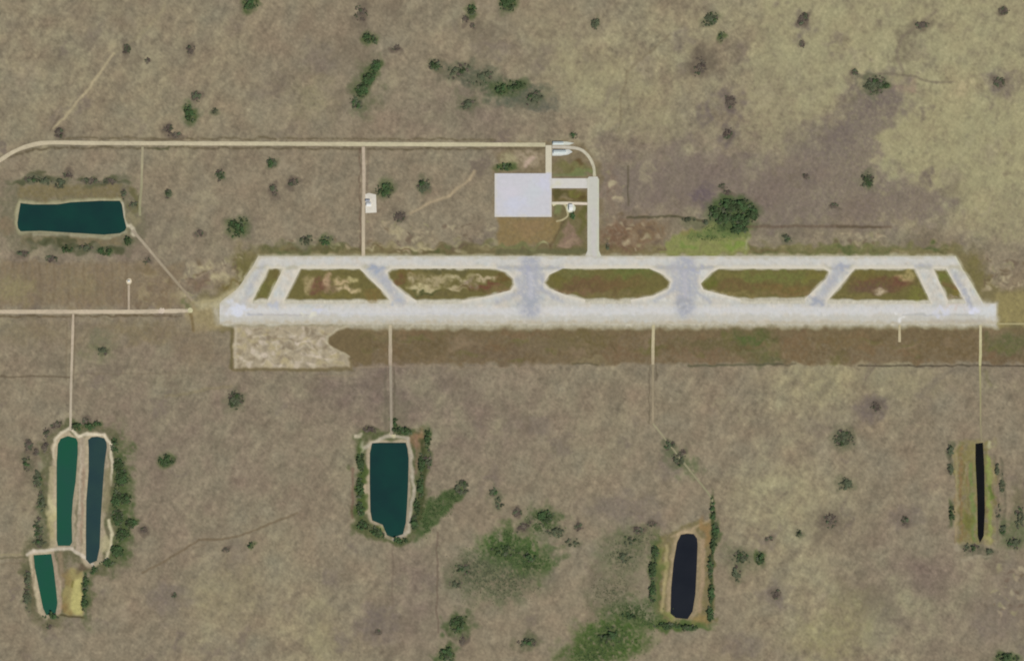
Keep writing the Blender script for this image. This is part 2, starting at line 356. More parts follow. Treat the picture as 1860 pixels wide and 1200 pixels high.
# soft dark soil spots and dry depressions
for x, y, rx, ry, a, k in [(100,105,18,14,.3,0),(347,92,14,18,.35,0),(235,110,14,22,.35,0),(370,145,10,12,.3,0),(655,35,18,30,.5,0),(640,100,34,30,.35,0),(580,112,26,22,.3,1),
    (870,55,22,16,.4,0),(515,150,14,22,.25,0),(615,185,12,22,.3,0),(905,85,40,16,.3,1),(1275,112,22,34,.7,0),(1325,187,18,22,.85,1),(1322,242,14,18,.8,1),(1282,200,9,24,.6,1),(1240,70,14,16,.3,1),
    (1460,42,18,18,.5,1),(1670,48,26,14,.5,0),(1640,80,14,34,.4,0),(1815,152,26,16,.5,1),(1820,165,30,20,.2,1),(1470,320,14,12,.3,1),(1730,350,30,14,.35,0),(1600,175,60,34,.4,1),(1530,225,40,30,.35,1),(1490,260,60,30,.3,1),
    (430,290,10,10,.2,0),(245,300,12,12,.3,0),(285,425,40,40,.15,0),(1660,440,30,14,.3,0),(1690,435,30,12,.3,0),(1590,740,22,18,.45,1),(1575,745,24,20,.3,1),(1510,945,26,28,.5,0),(1490,965,16,22,.4,0),
    (1645,940,30,16,.35,1),(1410,1082,22,20,.45,1),(300,1085,26,30,.4,1),(685,1130,34,32,.5,1),(600,1050,12,20,.35,1),(620,1165,16,14,.35,1),(600,1150,8,10,.3,0),(1130,920,60,20,.35,1),(1190,945,20,12,.4,1),(1395,980,14,12,.35,1),
    (1215,850,20,16,.3,1),(980,770,18,16,.25,1),(1115,720,14,26,.3,0),(390,745,10,10,.2,0),(100,660,20,14,.35,0),(200,670,40,10,.3,0),(1560,1075,60,24,.3,0),(1600,1120,30,40,.3,1),(1350,1170,30,20,.3,1),(430,1005,16,24,.25,1),
    (1800,1130,40,40,.25,1),(1840,1080,30,60,.25,1),(1450,420,80,10,.25,0),(1280,360,14,26,.5,2),(200,20,60,30,.12,0),(790,700,40,16,.15,0)]:
    b(x, y, rx, ry, [(102, 92, 76), (104, 93, 88), (94, 82, 88)][k], a, .7, 0, 6, .25)
# yellowish and greenish grass patches
for x, y, rx, ry, a, c in [(1010,60,50,60,.25,YEL),(1050,160,60,30,.3,YEL),(150,520,40,24,.3,(146,140,92)),(1500,1165,60,34,.35,(140,134,90)),(1440,905,70,50,.25,YEL),(570,180,30,40,.25,(148,142,100)),(585,1160,24,60,.3,(150,142,104)),
    (1500,690,60,40,.25,(148,138,100)),(1650,690,70,26,.25,(146,138,102)),(1560,1110,50,40,.3,(122,116,80)),(410,1075,60,50,.2,(146,138,96)),(60,930,30,40,.12,YEL),(1840,540,60,40,.25,(140,130,92))]:
    b(x, y, rx, ry, c, a, .8, 0, 8, .3)

# airfield verge: olive grass band round the paving
VERGE = [(395,600),(370,590),(345,560),(360,545),(405,530),(430,505),(452,462),(475,450),(1745,448),(1770,470),(1812,530),(1880,530),(1880,602),(1811,606),(640,606),(420,612)]
pg(VERGE, (116, 106, 68), .75, 8, 2, 4)
for x, y, rx, ry, c, a in [(440,480,18,30,(104,98,54),.6),(430,520,30,14,(110,96,52),.6),(560,452,80,8,(86,92,58),.6),(880,452,160,8,(96,88,58),.5),(1560,452,160,8,(104,108,66),.5),(1770,500,18,40,(112,104,62),.6),(1480,455,100,8,(110,112,66),.5),(760,455,60,6,(104,90,64),.5)]:
    b(x, y, rx, ry, c, a, .6, 0, 4, .3)
# overruns
pg([(345,552),(402,548),(402,600),(348,604),(340,580)], (158,143,106), .75, 8, 0, 4, .2)
pg([(1808,535),(1900,528),(1900,590),(1808,592)], (146,134,88), .8, 8, 0, 3, .2)
# strip south of the runway
pg([(640,598),(1900,596),(1900,658),(640,662),(600,626)], (113, 97, 70), .85, 4, 0, 2, .2)
for x, y, rx, ry, c, a in [(760,625,60,30,(104,90,62),.5),(900,640,60,18,(106,90,72),.4),(1050,620,60,16,(104,94,56),.5),(1070,650,30,8,(130,118,86),.6),(1130,640,30,14,(120,98,72),.5),(1300,625,70,14,(100,92,60),.6),(1370,615,40,12,(84,94,52),.8),(1380,635,40,16,(96,100,58),.6),
    (1390,655,30,8,(84,92,60),.5),(1270,645,40,10,(118,96,72),.5),(1440,635,36,20,(118,96,66),.4),(1540,620,70,14,(112,96,62),.5),(1720,625,60,18,(108,92,62),.5),(1830,625,34,22,(96,98,62),.7),(1820,650,40,8,(106,88,66),.5),(1600,650,80,8,(122,108,84),.5),(1010,635,50,20,(116,104,80),.4)]:
    b(x, y, rx, ry, c, a, .6, 0, 5, .35)
# gravel yard south of the west end
YARD = [(425,592),(620,592),(594,613),(594,626),(612,638),(633,648),(633,667),(425,668)]
pg(YARD, (118,104,72), .8, 4, 5, 1.5)
pg(YARD, (166,153,126), 1, 2.5, 0, 1)
for i in range(260):
    x, y = rng.uniform(428, 628), rng.uniform(596, 664)
    b(x, y, rng.uniform(2.5, 8), rng.uniform(2, 5), [(136,122,98),(188,176,150),(174,160,122),(198,184,162),(144,132,110)][rng.integers(5)], .65, .5, 0, 2)
w = G.bbox(YARD, 40); sdm = G.sdist([(640,590),(612,600),(597,612),(596,628),(614,638),(637,649),(660,662),(700,660),(700,594)], w)
G.mix(w, sstep(1.5, -1.5, sdm), (112, 97, 68))
ln([(640,592),(612,598),(596,611),(594,622),(600,631),(634,648)], 4, (184,174,146), .8, 2)
ln([(427,594),(427,666)], 5, (190,178,152), .6, 2); ln([(420,594),(420,668)], 4, (98,90,58), .8, 2); ln([(424,671),(640,672)], 4, (112,100,70), .7, 2)
b(556, 616, 14, 4, (206,192,172), .8, .5); ln([(440,582),(520,585),(600,586),(650,584)], 5, (138,128,108), .6, 2)
for i in range(110):
    b(rng.uniform(640, 1880), rng.uniform(603, 656), rng.uniform(5, 26), rng.uniform(3, 9), [(98,84,56),(126,108,80),(104,100,58),(120,98,70),(134,116,90)][rng.integers(5)], rng.uniform(.25, .6), .6, 0, 4, .4)
for i in range(90):
    b(rng.uniform(470, 1740), rng.uniform(447, 461), rng.uniform(5, 22), rng.uniform(2, 6), [(92,90,54),(126,116,78),(84,92,54),(104,86,60),(146,134,98)][rng.integers(5)], rng.uniform(.3, .7), .6, 0, 3, .4)
# shoulders: pale dusty gravel fading to grass
pg([(404,549),(1812,546),(1812,594),(660,597),(600,591),(420,592),(394,588),(386,556)], (174,166,142), .85, 5, 1, 1.5, .12)
pg([(400,552),(1811,549),(1811,590),(404,589)], (194,189,170), .9, 3.5, 0, 1, .08)
pg([(466,462),(1738,462),(1786,549),(1752,549),(1718,490),(488,490),(459,549),(388,556),(412,536),(436,516)], (176,170,142), .8, 3, 0, 1, .08)
pg([(352,548),(400,540),(428,520),(436,526),(418,546),(400,560),(360,560)], (178,168,132), .75, 6, 0, 2, .15)
ln([(352,549),(385,546),(412,537),(428,524)], 3, (168,156,116), .6, 2)
# grass islands
for k, p in ISLE.items():
    pg(p, (190, 184, 164), .9, 2.5, 2.5, .3); pg(p, (108, 100, 58), 1, 2.2, -2.5, .6)
rc(459, 545.5, 1752, 553, (197, 191, 170), .95, 2.2, .6, .1); rc(482, 486, 1722, 489, (188, 182, 160), .8, 1.6, .5)
for x, y, rx, ry, c, a in [(476,530,16,14,(106,106,54),.5),(505,500,10,10,(104,92,52),.5),(500,515,8,10,(122,118,62),.5),
    (562,515,9,15,(166,148,108),.7),(578,520,12,16,(112,82,62),.8),(592,510,7,16,(168,142,110),.8),(604,524,14,8,(138,112,92),.5),(620,512,14,6,(176,156,116),.8),(632,525,16,5,(186,166,128),.9),(648,527,10,5,(184,166,122),.8),(640,507,10,6,(172,160,112),.8),(606,535,40,5,(118,108,58),.6),(680,535,16,10,(126,104,60),.5),
    (735,500,22,10,(108,90,48),.5),(724,508,10,8,(112,80,58),.5),(757,508,16,12,(150,136,100),.6),(770,524,26,7,(182,170,128),.95),(790,510,22,12,(164,150,114),.75),(748,505,7,7,(178,164,128),.7),(803,505,8,10,(170,156,118),.8),(832,503,22,6,(172,160,122),.9),(850,515,12,9,(156,138,118),.7),(834,524,26,5,(176,162,124),.9),(880,505,22,4.5,(178,162,128),.85),
    (885,517,26,5,(108,72,54),.8),(860,524,30,4,(92,76,44),.7),(905,525,24,8,(124,102,70),.6),(800,535,50,5,(104,94,60),.6),(775,531,24,2.5,(70,74,40),.7),(810,490,70,4,(96,90,58),.6),(912,504,14,8,(100,78,44),.6),
    (1080,518,52,14,(110,88,60),.9),(1060,523,40,10,(104,86,58),.6),(1125,515,50,9,(110,92,58),.6),(1150,494,40,8,(100,106,56),.7),(1050,495,30,7,(108,108,64),.6),(1010,505,14,12,(104,98,48),.6),(1040,530,40,5,(124,100,72),.6),(1120,535,60,5,(120,106,72),.5),
    (1400,502,90,9,(110,112,60),.7),(1340,518,60,9,(110,92,58),.7),(1330,503,20,6,(124,110,64),.5),(1430,524,50,8,(116,96,58),.7),(1480,500,20,10,(120,112,56),.6),(1340,532,50,5,(132,118,76),.6),(1430,534,50,5,(124,104,68),.6),(1290,512,14,12,(98,104,44),.6),
    (1600,515,52,14,(108,84,58),.9),(1580,522,40,9,(102,82,64),.6),(1640,512,20,10,(110,76,58),.6),(1645,504,16,8,(176,156,108),.6),(1655,497,8,5,(180,164,110),.5),(1600,526,12,6,(176,160,130),.8),(1570,500,30,8,(112,102,54),.6),(1670,535,20,10,(114,112,56),.7),(1560,538,40,5,(124,112,68),.5),
    (1715,505,14,14,(108,112,54),.7),(1735,530,10,12,(122,110,56),.7),(1725,520,10,8,(124,92,66),.4),(1735,543,16,3,(168,150,132),.6)]:
    b(x, y, rx, ry, c, a, .45, 0, 3, .45)
# terminal area
pg([(898,312),(905,280),(925,262),(1000,258),(1060,262),(1092,300),(1094,462),(900,462)], (118,104,74), .55, 6, 0, 3)
b(960,285,26,14,(164,148,122),.7,.5,0,3,.5); b(925,290,16,12,(166,158,120),.6,.5,0,3,.5); b(960,290,7,10,(188,164,144),.7,.5); b(918,303,18,7,(84,96,50),.9,.5,0,2,.3)
b(1040,305,34,10,(112,108,66),.8,.5); b(1050,297,8,4,(92,72,44),.7,.6); b(1055,312,26,5,(112,120,74),.8,.5); ln([(1006,318),(1064,318)],5,(110,122,78),.6,2)
rc(1004,346,1066,366,(104,92,54),.9,3); b(1020,354,14,6,(82,78,44),.7,.5); b(1028,360,10,5,(140,124,96),.7,.5); b(1058,358,8,8,(86,72,40),.7,.5); b(1046,350,12,5,(110,108,54),.7,.5)
rc(1004,374,1066,462,(108,100,66),.8,3); b(1013,383,10,10,(122,128,82),.8,.4); b(1058,392,8,24,(96,94,48),.7,.5)
pg([(1033,402),(1062,440),(1058,448),(1008,448)], (136,114,94), .85, 3, 0, 2, .2); b(1030,440,24,5,(152,130,106),.6,.5); ln([(1024,402),(1000,445),(1000,458)],4,(98,82,56),.7,2)
pg([(900,396),(1004,396),(1020,404),(1000,440),(905,444)], (136,116,76), .75, 4, 0, 2, .2); b(960,412,30,12,(142,118,84),.5,.5); b(935,446,46,5,(112,114,72),.8,.5); b(985,447,12,3,(166,164,118),.8,.5); rc(900,452,1066,462,(98,98,66),.7,3)
b(1112,335,8,18,(160,146,122),.5,.6); b(1130,430,42,30,(116,92,70),.8,.5,0,4,.3); b(1175,420,34,24,(120,98,72),.7,.5,0,4,.3); b(1110,340,12,40,(128,110,92),.6,.5,0,4,.3); b(1150,430,8,14,(150,134,106),.5,.6); ln([(1141,300),(1141,372)],2.5,(88,80,62),.8,1.5)
# bright lawn and green hollow by the grove
pg([(1205,464),(1208,442),(1226,425),(1262,418),(1290,405),(1362,410),(1360,440),(1356,464)], (132,134,80), .95, 4, 0, 3, .15)
b(1332,388,46,34,(72,88,50),.9,.35); b(1270,408,30,8,(92,98,64),.5,.5); b(1250,422,12,5,(138,122,72),.6,.5); b(1300,425,50,8,(92,108,60),.7,.5,0,3,.3); b(1250,446,18,6,(112,134,64),.6,.5); b(1336,446,22,7,(116,138,60),.6,.5)
ln([(1140,395),(1225,393),(1262,398),(1285,404)],4,(74,70,48),.8,2); ln([(1358,412),(1420,411),(1520,411),(1618,412)],4,(100,84,68),.7,2.5); ln([(1359,430),(1354,452)],4,(160,156,122),.6,2)
ln([(1520,412),(1600,412)],3,(84,74,54),.6,2)
# pale scrapes and rubble patches between the north taxiway and the fields
for x0, y0, x1, y1, n in [(330,470,440,520,40),(250,500,345,560,40),(640,405,900,458,60),(1100,300,1135,380,10),(1100,385,1210,455,30),(470,430,640,455,16),(1520,425,1620,448,18),(1790,470,1860,525,30),(1800,1020,1860,1120,26)]:
    for i in range(n):
        b(rng.uniform(x0, x1), rng.uniform(y0, y1), rng.uniform(2, 6.5), rng.uniform(1.5, 5), [(176,164,130),(168,152,122),(106,90,66),(100,84,68),(150,142,104)][rng.integers(5)], .6, .6, 0, 3)
for x, y, rx, ry in [(270,495,14,9),(260,530,7,16),(330,540,12,10),(400,505,20,9),(372,482,20,8),(720,420,14,9),(740,447,28,3),(770,449,30,2.5)]:
    b(x, y, rx, ry, (178,166,128), .65, .6, 0, 3, .3)
b(360,520,20,14,(110,88,70),.6,.6); b(265,490,13,8,(104,90,62),.6,.5); b(300,545,14,8,(112,94,74),.5,.5)
# west field with plough lines
for x in range(8, 240, 13):
    ln([(x, 478), (x + rng.uniform(-2, 2), 552)], 2.5, (104,90,70) if (x // 13) % 2 else (146,130,98), .45, 2.5, 1, .4)
rc(-20,476,330,558,(126,109,82),.5,6,3,.2); b(30,525,30,22,(142,134,94),.5,.6,0,4,.3)
for x, y, rx, ry, c, a in [(60,600,60,24,(124,112,82),.4),(250,600,80,18,(120,106,74),.4),(360,630,40,34,(122,106,82),.4),(150,620,30,16,(134,120,90),.3)]:
    b(x, y, rx, ry, c, a, .7, 0, 6, .3)
# old grassy tracks, drains and fence lines
ln([(98,232),(118,212),(155,168),(180,135),(207,98)],4.5,(172,158,124),.95,1.5); ln([(207,98),(260,60),(295,20),(310,-20)],4,(150,140,106),.35,2)
ln([(92,236),(108,210)],3,(104,92,74),.6,2)
ln([(1125,240),(1128,180),(1140,130),(1180,95),(1215,65)],4,(118,106,82),.5,2); ln([(1100,235),(1130,215)],3,(158,146,110),.4,2)
ln([(745,388),(775,372),(815,355),(855,325),(862,310)],4.5,(172,154,122),.85,2); ln([(570,684),(640,682),(655,666),(800,664),(830,668),(1000,664)],2.5,(146,130,106),.6,1.5); ln([(810,675),(832,665)],3,(150,136,110),.6,1.5)
ln([(0,683),(60,684),(133,683)],2.5,(92,80,62),.7,1.5); ln([(133,680),(420,676)],2,(112,98,78),.3,1.5); ln([(300,720),(420,700)],4,(136,124,88),.35,3)
ln([(1040,660),(1085,661)],2.5,(78,74,52),.7,1.5); ln([(1250,664),(1290,664),(1420,661)],3,(76,76,54),.75,2); ln([(1405,663),(1445,662)],2.5,(84,76,58),.7,1.5); ln([(1560,664),(1650,664),(1720,664),(1860,664),(1930,664)],2.4,(62,54,42),.8,1.4); ln([(1580,660),(1572,690),(1590,660)],3,(110,96,84),.4,2)
ln([(795,965),(794,1100),(796,1150)],2.5,(104,88,74),.7,1.5); ln([(714,985),(712,1100)],2.2,(112,98,82),.6,1.5)
ln([(258,1040),(300,1020),(345,990),(362,980),(405,980),(440,970),(480,955),(540,930)],3.2,(110,95,72),.8,1.8); ln([(350,996),(375,988)],2.5,(118,104,84),.5,1.5)
ln([(0,1008),(52,1006)],3,(150,140,104),.7,1.3); ln([(0,1014),(46,1011)],2.5,(92,86,60),.7,1.4); ln([(0,1024),(40,1022)],2,(116,100,78),.4,1.5)
ln([(1560,140),(1600,134),(1640,136),(1700,150),(1730,150)],4,(112,102,84),.6,2.5); ln([(1700,20),(1672,45),(1640,65),(1628,95),(1640,130)],5,(116,104,88),.5,3); ln([(1610,155),(1660,165),(1660,150)],12,(150,126,108),.35,5)
ln([(1670,720),(1700,690),(1730,672),(1770,668)],10,(122,112,94),.5,5); ln([(1790,675),(1800,700)],6,(112,108,72),.4,3)
ln([(0,290),(60,272),(100,268),(700,270),(990,270)],3.5,(92,82,60),.7,2,1,.5); ln([(110,251),(500,252),(900,254)],3.5,(96,86,62),.6,2,1,.5); b(300,268,26,3,(78,78,52),.7,.6); ln([(263,255),(330,252)],5,(94,84,64),.6,2); ln([(640,265),(640,268)],3,(98,84,70),.6,2)
ln([(654,270),(654,450)],3,(98,80,64),.6,1.5,1,.4); ln([(668,270),(668,345)],3,(106,88,74),.4,1.5); ln([(0,574),(330,573)],3,(94,80,56),.7,1.5,1,.4); ln([(225,514),(225,555)],2,(112,92,74),.4,1.5)
ln([(121,575),(120,690)],2,(108,94,72),.4,1.5); ln([(137,575),(134,690)],2,(104,90,70),.4,1.5); ln([(700,668),(700,780)],4,(106,98,80),.5,2); ln([(716,668),(716,780)],3,(92,84,66),.6,1.5)
ln([(1180,665),(1179,768)],2,(96,86,68),.6,1.5); ln([(1192,665),(1192,690)],3,(90,80,62),.6,1.5)
ln([(348,572),(350,600)],5,(104,86,52),.6,2); b(335,556,6,6,(100,104,62),.6,.5)
# green flushes of damp grass and weeds in the south
for x, y, rx, ry, c, a in [(985,945,34,24,(78,92,56),.7),(925,1000,56,34,(68,92,44),.9),(960,1025,44,20,(70,90,46),.85),(905,1055,80,40,(88,94,66),.6),(1000,1005,22,16,(76,90,54),.6),(900,905,12,24,(92,96,70),.4),(925,965,16,14,(80,94,54),.6),
    (1130,1010,46,40,(92,98,68),.5),(1165,975,40,24,(92,98,66),.5),(1110,1080,50,40,(104,102,76),.5),(1150,1110,56,24,(84,94,60),.7),(1110,1160,62,38,(72,92,44),.95),(1070,1190,52,26,(74,90,46),.9),(1180,1130,30,16,(80,96,52),.8),
    (828,1135,24,18,(78,88,56),.75),(812,1185,18,18,(76,90,54),.8),(850,1118,16,12,(82,90,60),.6),(958,1165,22,12,(92,92,66),.6),(860,1030,40,30,(90,94,68),.5),(1345,1015,34,26,(98,98,72),.5),(1225,820,20,18,(94,100,70),.6),(1250,850,16,14,(98,104,72),.6),(1235,835,16,18,(92,102,66),.5),
    (905,158,44,16,(84,90,66),.75),(850,134,50,17,(90,92,74),.75),(950,172,50,18,(88,92,74),.75),(980,188,30,14,(94,94,80),.65),(850,190,24,16,(98,98,74),.5),(665,160,22,44,(86,92,62),.55),(650,195,14,18,(92,96,68),.5),(345,205,18,26,(96,100,76),.4),(185,635,24,18,(102,102,72),.5),(175,610,16,10,(112,110,86),.5),
    (150,778,40,10,(86,90,56),.7),(80,900,12,75,(84,92,58),.75),(218,900,20,105,(70,86,46),.8),(213,1000,24,28,(74,88,50),.7),(236,950,14,9,(70,84,46),.7),(180,1030,30,10,(88,92,62),.5),(52,1070,8,44,(84,88,58),.6),(160,1080,8,50,(88,92,60),.6),(55,840,16,40,(108,98,78),.5),(70,850,14,10,(160,152,126),.5),(720,750,24,40,(108,102,82),.4),(1300,550,4,4,(100,100,70),.1),(1590,155,26,18,(104,110,80),.6)]:
    b(x, y, rx, ry, c, a, .55, 0, 6, .5)
# undergrowth and leaf litter round the thickets
for lab, el, kd, dn in TH:
    for e in el:
        c, a = {'green': ((76, 88, 52), .85), 'dull': ((94, 95, 70), .7), 'brown': ((99, 88, 74), .75)}[kd]
        b(e[0], e[1], e[2] * 1.2, e[3] * 1.2, c, a * min(1, .4 + .6 * dn), .5, e[4], 3, .3)
# ponds: green rim, sandy bank, scrubby surround
P = POND['west']
pg(P, (108,104,80), .6, 10, 36, 6, .4); rc(34,335,222,362,(122,110,76),.7,6,3,.3); rc(40,428,222,444,(122,108,78),.6,6,3,.3)
for x0, x1, y0 in [(30,120,328),(150,235,328),(40,130,440),(110,220,452)]:
    for i in range(15): b(rng.uniform(x0, x1), y0 + rng.normal(0, 5), rng.uniform(6, 16), rng.uniform(3, 6), [(86,88,62),(102,100,78),(74,76,50)][rng.integers(3)], .7, .5, 0, 3)
pg(P, (142,138,102), .9, 3, 5.5, 1.2); pg(P, (168,160,132), .5, 2, 4, 1); ln([(222,368),(226,392),(231,408),(238,417)], 4, (196,186,160), .8, 1.5); b(236,415,7,6,(198,188,160),.8,.5); ln([(60,426),(130,428),(200,432),(228,422)],4,(166,160,132),.6,2)
b(244,360,8,28,(98,94,58),.7,.5); b(12,410,12,14,(136,112,86),.4,.6); b(245,400,8,12,(148,138,102),.5,.5)
for k in ('twin_left', 'twin_right', 'small'):
    pg(POND[k], (96,94,66), .65, 8, 24, 5, .4)
for k in ('twin_left', 'twin_right', 'small'):
    pg(POND[k], (170,156,128), .95, 3, 8, 1.5, .15)
ln([(149,798),(150,850),(145,950),(142,1000)], 10, (172,156,132), .9, 2, .8, .2); ln([(147,810),(144,930)], 3, (190,178,152), .6, 1.5); ln([(152,850),(147,990)], 4, (140,116,92), .5, 2, 1, .5)
ln([(94,850),(92,900),(96,985),(92,1000)], 9, (166,154,120), .9, 2.5); b(95,925,9,22,(198,188,144),.8,.4); b(92,950,8,24,(160,150,104),.6,.5)
ln([(100,800),(112,786),(128,778),(144,792),(160,788),(190,790),(202,806),(203,850),(200,880)], 5, (208,196,168), .95, 1.5); ln([(100,800),(97,830)],4,(200,188,158),.8,1.5)
pg([(188,850),(202,845),(201,900),(196,930),(186,930)], (132,124,92), .8, 3, 0, 1.5); ln([(198,945),(203,970),(201,990),(192,1015)],5,(206,196,160),.9,2); b(190,985,10,14,(176,166,128),.8,.4); b(190,1016,6,5,(200,190,166),.8,.5)
ln([(50,1008),(62,1000),(95,999),(130,996),(150,1010),(168,1022)],6,(198,186,164),.9,1.8); ln([(55,1010),(62,1060),(72,1110)],6,(182,168,136),.85,1.8); ln([(98,1005),(105,1060),(112,1100),(106,1114)],5,(162,142,118),.8,1.8); ln([(110,1005),(113,1060)],8,(150,128,104),.6,2.5)
pg([(128,1030),(150,1036),(150,1116),(116,1114),(112,1070)], (152,140,90), .9, 3, 0, 1.5); pg([(132,1060),(149,1050),(148,1116),(128,1112)], (184,176,112), .85, 4, 0, 1.5); b(132,1062,4,6,(104,96,48),.7,.5); b(122,1050,7,12,(132,112,72),.6,.5); b(152,1030,12,6,(100,84,66),.7,.5); b(118,1100,8,14,(124,100,62),.6,.5); ln([(62,1008),(58,1118)],2,(110,96,72),.5,1.5); ln([(110,1117),(152,1120)],3,(70,62,34),.8,1.5)
P = POND['middle']
pg([(644,790),(660,780),(700,784),(778,776),(780,850),(772,880),(780,912),(760,975),(720,990),(640,970)], (84,90,56), .75, 5, 0, 4, .4)
pg(P, (166,152,126), .95, 2.5, 6, 1.2); ln([(664,812),(690,796),(710,790),(742,796),(746,830),(750,865),(752,890),(746,930),(742,965),(715,978)],6,(178,168,146),.85,1.6); ln([(708,788),(716,792)],5,(200,190,152),.9,1.5); b(661,815,5,10,(184,178,150),.8,.5); ln([(664,870),(665,930)],5,(186,168,138),.8,1.6); b(652,791,5,4,(196,182,158),.9,.5)
b(757,800,10,18,(134,104,78),.7,.5); b(763,790,8,8,(140,112,80),.6,.5); ln([(757,790),(756,860)],4,(142,112,92),.5,2); pg([(758,955),(772,915),(800,895),(845,880),(840,902),(805,938),(768,978),(754,982)], (70,86,48), .9, 5, 0, 3, .2); ln([(767,800),(770,850),(766,900),(756,960)],9,(66,72,42),.8,2.5,2,.3); b(656,880,9,75,(74,90,44),.85,.4); ln([(640,850),(640,940)],4,(108,78,64),.5,2); b(690,965,20,10,(96,98,58),.7,.4); b(694,960,5,10,(128,132,84),.7,.5)
P = POND['dark']
pg([(1195,975),(1250,955),(1294,935),(1296,1132),(1200,1136),(1188,1060)], (118,108,72), .8, 4, 0, 3, .3)
pg(P, (160,142,110), .8, 3, 7, 1.5, .2); ln([(1212,990),(1208,1060),(1202,1110)],6,(166,152,108),.8,2); ln([(1276,980),(1276,1060),(1270,1110)],8,(160,138,108),.85,2.5); ln([(1220,975),(1260,960),(1290,942)],4,(170,150,118),.7,1.8); b(1282,965,8,24,(146,116,74),.7,.5); b(1270,1126,18,8,(146,124,76),.7,.5); b(1215,1118,16,8,(128,132,72),.7,.5); b(1196,1040,6,70,(82,96,52),.8,.4); ln([(1294,900),(1294,1010),(1290,1125)],5,(68,76,44),.85,2); b(1240,1136,54,7,(80,98,50),.8,.4); b(1202,1010,7,26,(124,126,70),.5,.5)
P = POND['slot']
pg([(1736,802),(1800,800),(1806,850),(1806,985),(1740,985)], (128,119,76), .8, 7, 0, 4, .45)
for i in range(46):
    x, y = rng.uniform(1733, 1808), rng.uniform(800, 970); d = rng.uniform(12, 50)
    ln([(x, y), (x + rng.uniform(-2, 2), min(y + d, 986))], rng.uniform(1.5, 5), [(140,128,88),(108,112,60),(146,132,98),(104,96,60),(128,136,78),(126,104,70)][rng.integers(6)], .55, 2, 1.5, .4)
ln([(1745,810),(1745,900),(1748,980)],5,(132,108,72),.6,2.5,1.5,.5); ln([(1738,810),(1736,980)],4,(156,140,104),.7,1.8); ln([(1762,840),(1766,900),(1770,980)],7,(112,124,72),.8,2.5,1.5,.4); ln([(1796,830),(1797,900),(1798,970)],9,(136,144,80),.85,2.5,1.5,.4); b(1799,895,4,9,(84,100,44),.7,.5); b(1796,808,6,8,(176,172,132),.8,.5); b(1795,980,8,7,(164,158,100),.7,.5); b(1758,950,8,20,(104,106,52),.7,.5); b(1765,890,6,10,(138,124,90),.6,.5); b(1760,825,10,14,(132,122,78),.5,.5)
ln([(1810,830),(1812,900),(1812,980)],4,(120,104,86),.6,2); ln([(1818,830),(1826,900),(1824,970)],4,(86,82,64),.5,2.5); ln([(1726,815),(1726,860)],6,(90,86,66),.7,3); ln([(1726,910),(1728,950)],5,(82,88,58),.7,2.5); b(1840,970,26,30,(92,100,66),.6,.6,0,5,.4); b(1850,900,12,30,(100,96,66),.4,.6); b(1780,1005,30,8,(92,90,70),.6,.5,0,3,.4); ln([(1748,1016),(1775,1010),(1800,1008)],4,(164,152,126),.6,2); b(1740,990,6,8,(168,156,130),.5,.6)
G.img *= (1 + 0.015 * n_st2 + 0.016 * G.noise(2.4, 10, 21) + 0.016 * G.noise(5, 20, 22))[..., None]

# ---------------------------------------------------------------- materials
def nt(name):
    m = bpy.data.materials.new(name); m.use_nodes = True
    return m, m.node_tree.nodes, m.node_tree.links, m.node_tree.nodes['Principled BSDF']
def noise_node(N, L, scale, detail=6, coord='Object'):
    tc = N.new('ShaderNodeTexCoord'); n = N.new('ShaderNodeTexNoise')
    n.inputs['Scale'].default_value = scale; n.inputs['Detail'].default_value = detail
    L.new(tc.outputs[coord], n.inputs['Vector']); return n
def attr_mat(name, scales, amt, bump, rough=0.95):
    """surface whose cover colours come with the mesh; grain and relief are procedural"""
    m, N, L, B = nt(name)
    at = N.new('ShaderNodeVertexColor'); at.layer_name = 'cover'
    last = at.outputs[0]
    for sc, am in zip(scales, amt):
        n = noise_node(N, L, sc)
        mr = N.new('ShaderNodeMapRange'); mr.inputs[1].default_value = .25; mr.inputs[2].default_value = .75
        mr.inputs[3].default_value = 1 - am; mr.inputs[4].default_value = 1 + am
        L.new(n.outputs[0], mr.inputs[0])
        mx = N.new('ShaderNodeMix'); mx.data_type = 'RGBA'; mx.blend_type = 'MULTIPLY'; mx.inputs[0].default_value = 1
        L.new(last, mx.inputs[6]); L.new(mr.outputs[0], mx.inputs[7]); last = mx.outputs[2]
    L.new(last, B.inputs['Base Color']); B.inputs['Roughness'].default_value = rough
    B.inputs['Specular IOR Level'].default_value = 0.15
    n = noise_node(N, L, scales[0] * 1.7, 8); bp = N.new('ShaderNodeBump'); bp.inputs['Strength'].default_value = 1; bp.inputs['Distance'].default_value = bump
    L.new(n.outputs[0], bp.inputs['Height']); L.new(bp.outputs[0], B.inputs['Normal'])
    return m
